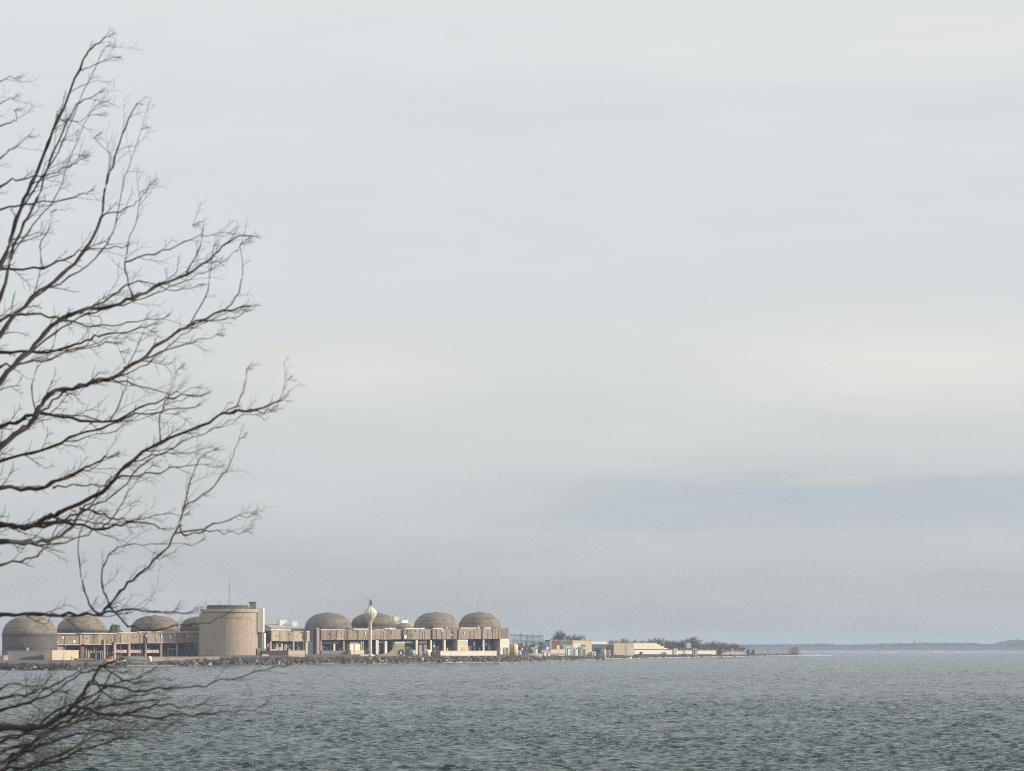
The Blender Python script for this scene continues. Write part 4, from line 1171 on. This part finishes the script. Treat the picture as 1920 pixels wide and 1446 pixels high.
# ------------------------------------------------------------------ near bank and the bare tree by the camera
V, Fc = [], []
ysb = [-200, -60, -10, 0, 10, 20, 30, 40, 55, 70, 90]
zsb = [11.6, 11.5, 11.4, 11.2, 10.7, 10.1, 9.2, 7.6, 4.0, .6, -2]
xsb = list(np.arange(-120, 121, 6.0))
rb_ = random.Random(4)
for y_, z in zip(ysb, zsb):
    for x in xsb: V.append((x, y_ + rb_.uniform(-1, 1), z + rb_.uniform(-.15, .15)))
nx = len(xsb)
for i in range(len(ysb) - 1):
    for j in range(nx - 1):
        a = i*nx + j; Fc.append((a, a+1, a+nx+1, a+nx))
o = mesh_obj('near_bank', V, Fc, M['grass_dry'], None, True); o['kind'] = 'structure'; o['label'] = 'grassy bank falling to the lake below the viewpoint'

YT = 26.0
TPX = -285.0
tp = W(TPX, 0, YT)
tree = thing('foreground_tree', 'large bare tree reaching in from the left edge, close to the viewer', 'tree', (tp.x, YT, 9.45))
T0 = Vector((tp.x, YT, 9.45))
def smooth(pts, n=4):
    out_ = []
    P = [pts[0]] + list(pts) + [pts[-1]]
    for i in range(1, len(P) - 2):
        p0, p1, p2, p3 = P[i-1], P[i], P[i+1], P[i+2]
        for k in range(n):
            t_ = k / n
            out_.append(tuple(.5 * ((2*b_) + (-a_ + c_)*t_ + (2*a_ - 5*b_ + 4*c_ - d_)*t_*t_ + (-a_ + 3*b_ - 3*c_ + d_)*t_**3) for a_, b_, c_, d_ in zip(p0, p1, p2, p3)))
    out_.append(tuple(pts[-1]))
    return out_
rt = random.Random(77)
def wig(z): return .10 * math.sin(z * .9) + .05 * math.sin(z * 2.3)
trunk_pts = [Vector((wig(z), .4 * wig(z + 3), z)) for z in np.linspace(-.2, 10.6, 26)]
MB().tube(trunk_pts, [.30 * (1 - .085 * (z + .2)) + (.16 * math.exp(-(z + .2) * 2)) for z in np.linspace(-.2, 10.6, 26)], 14).build('trunk', M['bark'], tree, True)

# boughs traced as (column, row) of the photo with a depth of their own; first number: thickness in mm at the left edge
LIMBS = [
 (34, [(0,1432),(45,1405),(95,1368),(140,1345),(190,1322),(250,1318),(300,1312)]),
 (30, [(0,1470),(40,1440),(90,1424),(150,1395),(205,1372),(270,1366),(330,1352)]),
 (24, [(0,1395),(60,1372),(110,1330),(160,1310),(220,1282),(280,1262)]),
 (22, [(0,1310),(60,1300),(115,1275),(160,1258),(230,1262)]),
 (30, [(0,1410),(50,1398),(100,1372),(150,1352),(205,1345),(240,1352)]),
 (26, [(0,1335),(55,1318),(105,1298),(140,1270),(170,1262)]),
 (24, [(0,1446),(60,1436),(110,1418),(165,1412),(215,1420)]),
 (20, [(0,1382),(70,1378),(130,1360),(180,1330),(230,1312)]),
 (34, [(0,500),(30,410),(60,345),(90,270),(110,220),(150,130),(172,90),(198,70)]),
 (26, [(0,560),(20,480),(45,420),(70,370),(95,300),(125,230),(150,190),(180,180)]),
 (32, [(0,625),(60,560),(115,515),(160,470),(188,410),(200,340),(215,300),(235,240),(258,195)]),
 (24, [(0,507),(80,502),(130,480),(168,465),(230,464)]),
 (20, [(0,391),(60,382),(140,369),(165,360)]),
 (16, [(0,298),(30,275),(52,258)]),
 (18, [(0,350),(40,335),(85,328),(130,310),(152,296)]),
 (14, [(0,193),(22,186)]), (14, [(0,152),(24,146)]), (16,[(0,240),(30,225),(26,205)]),
 (36, [(0,715),(45,668),(85,625),(130,590),(200,574),(250,560),(300,535),(350,512),(395,488),(425,455),(470,440)]),
 (26, [(0,662),(75,660),(130,650),(170,634),(200,625),(255,618),(285,610)]),
 (22, [(0,600),(60,588),(120,600),(180,612),(240,606),(305,600)]),
 (42, [(0,838),(45,806),(68,775),(92,740),(150,724),(200,710),(250,685),(300,645),(350,612),(420,585),(468,572)]),
 (24, [(0,690),(35,684),(95,672),(150,655),(210,640)]),
 (30, [(0,800),(30,790),(75,775),(150,786),(205,792),(262,766),(325,745),(380,742)]),
 (26, [(0,866),(60,850),(130,822),(190,802),(240,780),(300,772),(365,766)]),
 (38, [(0,985),(45,990),(92,970),(110,962),(193,921),(236,872),(302,832),(378,798),(430,773),(480,770),(528,752)]),
 (34, [(0,918),(68,917),(100,906),(150,884),(190,862),(212,855)]),
 (36, [(0,984),(45,990),(120,981),(190,992),(240,980),(300,988)]),
 (44, [(0,1014),(45,1020),(90,1012),(133,992),(150,960),(192,925)]),
 (24, [(0,1058),(40,1052),(70,1040),(90,1020),(110,985)]),
 (30, [(0,1155),(60,1153),(130,1152),(190,1151),(238,1141),(290,1147),(356,1151)]),
 (54, [(0,1363),(62,1366),(110,1345),(142,1320),(168,1282),(188,1252),(214,1240)]),
 (30, [(0,1446),(30,1420),(66,1402),(130,1382),(190,1370),(232,1384)]),
 (26, [(0,1470),(70,1440),(140,1412),(200,1392),(236,1382)]),
 (18, [(0,1290),(60,1285),(120,1300),(150,1310)]),
]
PO = 8   # the eight low boughs come first
SUBS = [  # (parent index for depth, thickness mm, path)
 (22, 24, [(190,1151),(205,1135),(225,1110),(258,1078),(300,1040),(330,1000),(345,950),(358,900),(375,860),(398,845)]),
 (23, 30, [(142,1322),(170,1332),(205,1341),(250,1335),(292,1321),(335,1325),(378,1322)]),
 (23, 20, [(168,1282),(210,1290),(262,1296),(310,1291),(370,1288),(430,1272),(500,1256),(562,1240)]),
 (23, 16, [(190,1248),(230,1274),(268,1277),(312,1271)]),
 (23, 16, [(175,1275),(210,1310),(250,1304),(290,1300)]),
 (23, 18, [(205,1341),(300,1345),(380,1338),(440,1336),(485,1329)]),
 (22, 16, [(205,1135),(240,1172),(290,1180),(340,1172),(395,1165),(425,1152)]),
 (22, 16, [(190,1151),(170,1140),(158,1105),(148,1050),(150,1000),(175,955),(200,905)]),
 (22, 16, [(206,1135),(192,1100),(195,1060),(215,1030),(240,1020),(300,1022),(372,1020)]),
 (22, 16, [(338,985),(345,1004),(385,996),(430,1000),(458,1000)]),
 (22, 14, [(330,1000),(400,985),(440,972),(470,966)]),
 (22, 12, [(345,952),(390,920),(425,880),(440,845),(452,820)]),
 (17, 18, [(150,953),(180,962),(212,970),(245,977),(290,968),(345,965)]),
 (17, 16, [(193,921),(230,893),(290,888),(330,876),(368,872),(405,879)]),
 (17, 14, [(100,915),(150,907),(195,909),(236,872)]),
 (17, 12, [(236,872),(300,850),(350,850),(392,842)]),
 (17, 12, [(430,773),(470,770),(500,772),(524,752),(538,715)]),
 (17, 12, [(414,777),(445,758),(460,720),(462,695)]),
 (13, 14, [(200,710),(250,720),(290,735),(330,736),(366,728)]),
 (13, 16, [(232,690),(300,658),(360,640),(405,630)]),
 (13, 14, [(330,625),(380,600),(420,598),(456,588)]),
 (10, 16, [(150,588),(210,555),(260,530),(330,545),(370,536)]),
 (10, 14, [(235,491),(290,475),(345,456),(385,440),(430,435)]),
 (10, 14, [(250,560),(235,505),(240,460),(258,400),(262,360)]),
 (10, 12, [(350,512),(372,470),(380,430),(362,425)]),
 (13, 12, [(350,612),(385,560),(395,510),(400,460)]),
 (13, 12, [(420,585),(448,545),(455,500),(450,460)]),
 (2, 12, [(190,405),(235,393),(262,375),(280,350)]),
 (2, 10, [(200,340),(205,290),(175,260)]),
 (0, 10, [(110,220),(140,228),(182,212)]),
 (0, 10, [(150,130),(175,122),(210,108)]),
 (0, 10, [(60,345),(110,325),(150,298)]),
 (3, 12, [(80,502),(75,460),(92,430),(95,400)]),
 (13, 12, [(68,775),(60,730),(70,690),(100,650),(108,600)]),
 (15, 12, [(205,792),(230,740),(240,700),(225,660)]),
 (17, 12, [(302,832),(300,780),(320,735),(335,690)]),
 (19, 12, [(190,992),(220,960),(235,930),(260,900),(285,870)]),
]
paths = []          # sampled (px, py, Y, radius m) for twigs
depths = {}
def bough(k, mm, pts, ybase, yslope, connect):
    pts = [(p[0], p[1]) for p in pts]
    P3 = []
    for (a, c) in pts:
        Y = ybase + yslope * (a / 400.0)
        P3.append(Vector(((a - CX) / F * Y, Y, H + (YH - c) / F * Y)) - T0)
    if connect:
        p0, p1 = P3[0], P3[1]
        sl = (p1.z - p0.z) / max(p1.x - p0.x, .05)
        drop = min(max(sl * 1.1, .15), 1.7) + .25
        zj = max(p0.z - drop, 2.1)
        j = Vector((wig(zj), .4 * wig(zj + 3), zj))
        m1 = j.lerp(p0, .35) + Vector((0, 0, -.02)); m2 = j.lerp(p0, .7) + Vector((0, 0, -.06))
        P3 = [j, m1, m2] + P3
    S = [Vector(q) for q in smooth([tuple(p) for p in P3], 4)]
    n_ = len(S)
    r0 = mm / 2000.0
    rad = []
    for i in range(n_):
        s = i / (n_ - 1)
        rr = r0 * (1.25 if connect else 1.0) * (1 - .80 * s ** .9)
        rad.append(max(rr * (1 + (.28 if i % 4 == 0 else 0) + rt.uniform(-.10, .10)), .0022))
    # small natural crookedness
    S = [S[0]] + [q + Vector((0, rt.uniform(-.03, .03), rt.uniform(-.014, .014))) for q in S[1:]]
    MB().tube(S, rad, 7).build('branch', M['bark'], tree, True)
    paths.append((S, rad))
for i, (mm, pts) in enumerate(LIMBS):
    yb = YT + rt.uniform(-.9, .9); ysl = rt.uniform(-1.1, 1.1)
    depths[i] = (yb, ysl)
    bough(i, mm * 1.0, pts, yb, ysl, True)
    if mm >= 26 and len(pts) > 5:              # a younger shoot running beside the bough
        q = pts[1:-1]
        ox, oy = rt.uniform(18, 34), rt.uniform(-8, 10)
        bough(200 + i, mm * .40, [pts[1]] + [(a + ox * min(1, (k + 1) / 2), c + oy) for k, (a, c) in enumerate(q[1:])], yb, ysl + .1, False)
for i, (par, mm, pts) in enumerate(SUBS):
    yb, ysl = depths[par + PO]
    bough(50 + i, mm * .95, pts, yb, ysl + rt.uniform(-.15, .15), False)

# boughs on the sides of the tree that the view does not take in
for i in range(22):
    zj = 2.4 + i * .36
    a0 = math.radians(110 + (i * 97) % 175)
    d = Vector((math.cos(a0), math.sin(a0), rt.uniform(.35, .9))).normalized()
    p_ = Vector((wig(zj), .4 * wig(zj + 3), zj)); S = [p_]
    ln = (3.4 - i * .09) * rt.uniform(.8, 1.1)
    for k in range(14):
        d = (d + Vector((rt.uniform(-.14, .14), rt.uniform(-.14, .14), rt.uniform(-.08, .14)))).normalized()
        S.append(S[-1] + d * ln / 14)
    rad = [.030 * (1 - .8 * k / 14) * (1 + rt.uniform(-.1, .1)) for k in range(15)]
    MB().tube(S, rad, 7).build('branch', M['bark'], tree, True)
    paths.append((S, rad))

tw = MB()
def twig(p, d, ln, r0, lev, side):
    pts = [p]; n_ = 6
    for k in range(n_):                       # kinked growth with a slight lift
        d = (d + Vector((rt.uniform(-.13, .13), rt.uniform(-.16, .16), rt.uniform(-.15, .19)))).normalized()
        pts.append(pts[-1] + d * (ln / n_))
    tw.tube(pts, [r0 * (1 - .55 * k / n_) for k in range(n_ + 1)], 4 if lev > 1 else 3, False)
    if lev > 0:
        for k in range(2, n_ + 1):
            if rt.random() < .3: continue
            side = -side
            tan = (pts[k] - pts[k-1]).normalized()
            a = side * rt.uniform(.35, .95)
            nd = Vector((tan.x*math.cos(a) - tan.z*math.sin(a), tan.y + rt.uniform(-.4, .4), tan.x*math.sin(a) + tan.z*math.cos(a)))
            if nd.x < -.1: nd.x *= -.5
            twig(pts[k], nd.normalized(), ln * rt.uniform(.22, .55), r0 * .62, lev - 1, side)
for S, rad in paths:
    acc = 0.0; side = 1
    for i in range(1, len(S)):
        seg = (S[i] - S[i-1]).length
        acc += seg
        px = CX + (S[i].x + T0.x) / (S[i].y + T0.y) * F
        step = rt.uniform(.05, .13) if px > -60 else .22
        if px > -60 and S[i].z + T0.z < H: step *= .5
        if math.sin(i * .55 + len(S) * 1.9 + S[0].z * 5) < -.55: continue     # bare stretches
        if acc > step:
            acc = 0
            side = -side
            tan = (S[i] - S[i-1]).normalized()
            a = side * rt.uniform(.3, .9)
            d = Vector((tan.x*math.cos(a) - tan.z*math.sin(a), tan.y + rt.uniform(-.4, .4), tan.x*math.sin(a) + tan.z*math.cos(a)))
            d = (d + Vector((.35 if px > -200 else 0, 0, 0))).normalized()
            twig(S[i], d, rt.uniform(.06, .27) * (.8 if px > 330 else 1), min(max(rad[i] * .4, .0020), .0048), 2 if rt.random() < .35 else 1, side)
    for k in range(3):
        d = Vector((1, rt.uniform(-.5, .5), rt.uniform(-.25, .8))).normalized()
        twig(S[-1], d, rt.uniform(.04, .09), .0022, 1, 1)
o = tw.build('twigs', M['bark'], tree); o['kind'] = 'stuff'

# ------------------------------------------------------------------ haze
mh = bpy.data.materials.new('haze'); mh.use_nodes = True
N, L = mh.node_tree.nodes, mh.node_tree.links
N.clear()
ou = N.new('ShaderNodeOutputMaterial'); pv = N.new('ShaderNodeVolumePrincipled')
pv.inputs['Color'].default_value = (.62, .77, .98, 1)
pv.inputs['Density'].default_value = 4.0e-5
pv.inputs['Anisotropy'].default_value = 0.0
L.new(pv.outputs[0], ou.inputs['Volume'])
hz = MB().box(-5700, 5700, -600, 33000, -4, 92).build('haze', mh)
tag(hz, 'pale blue haze hanging over the lake', 'haze', kind='stuff')
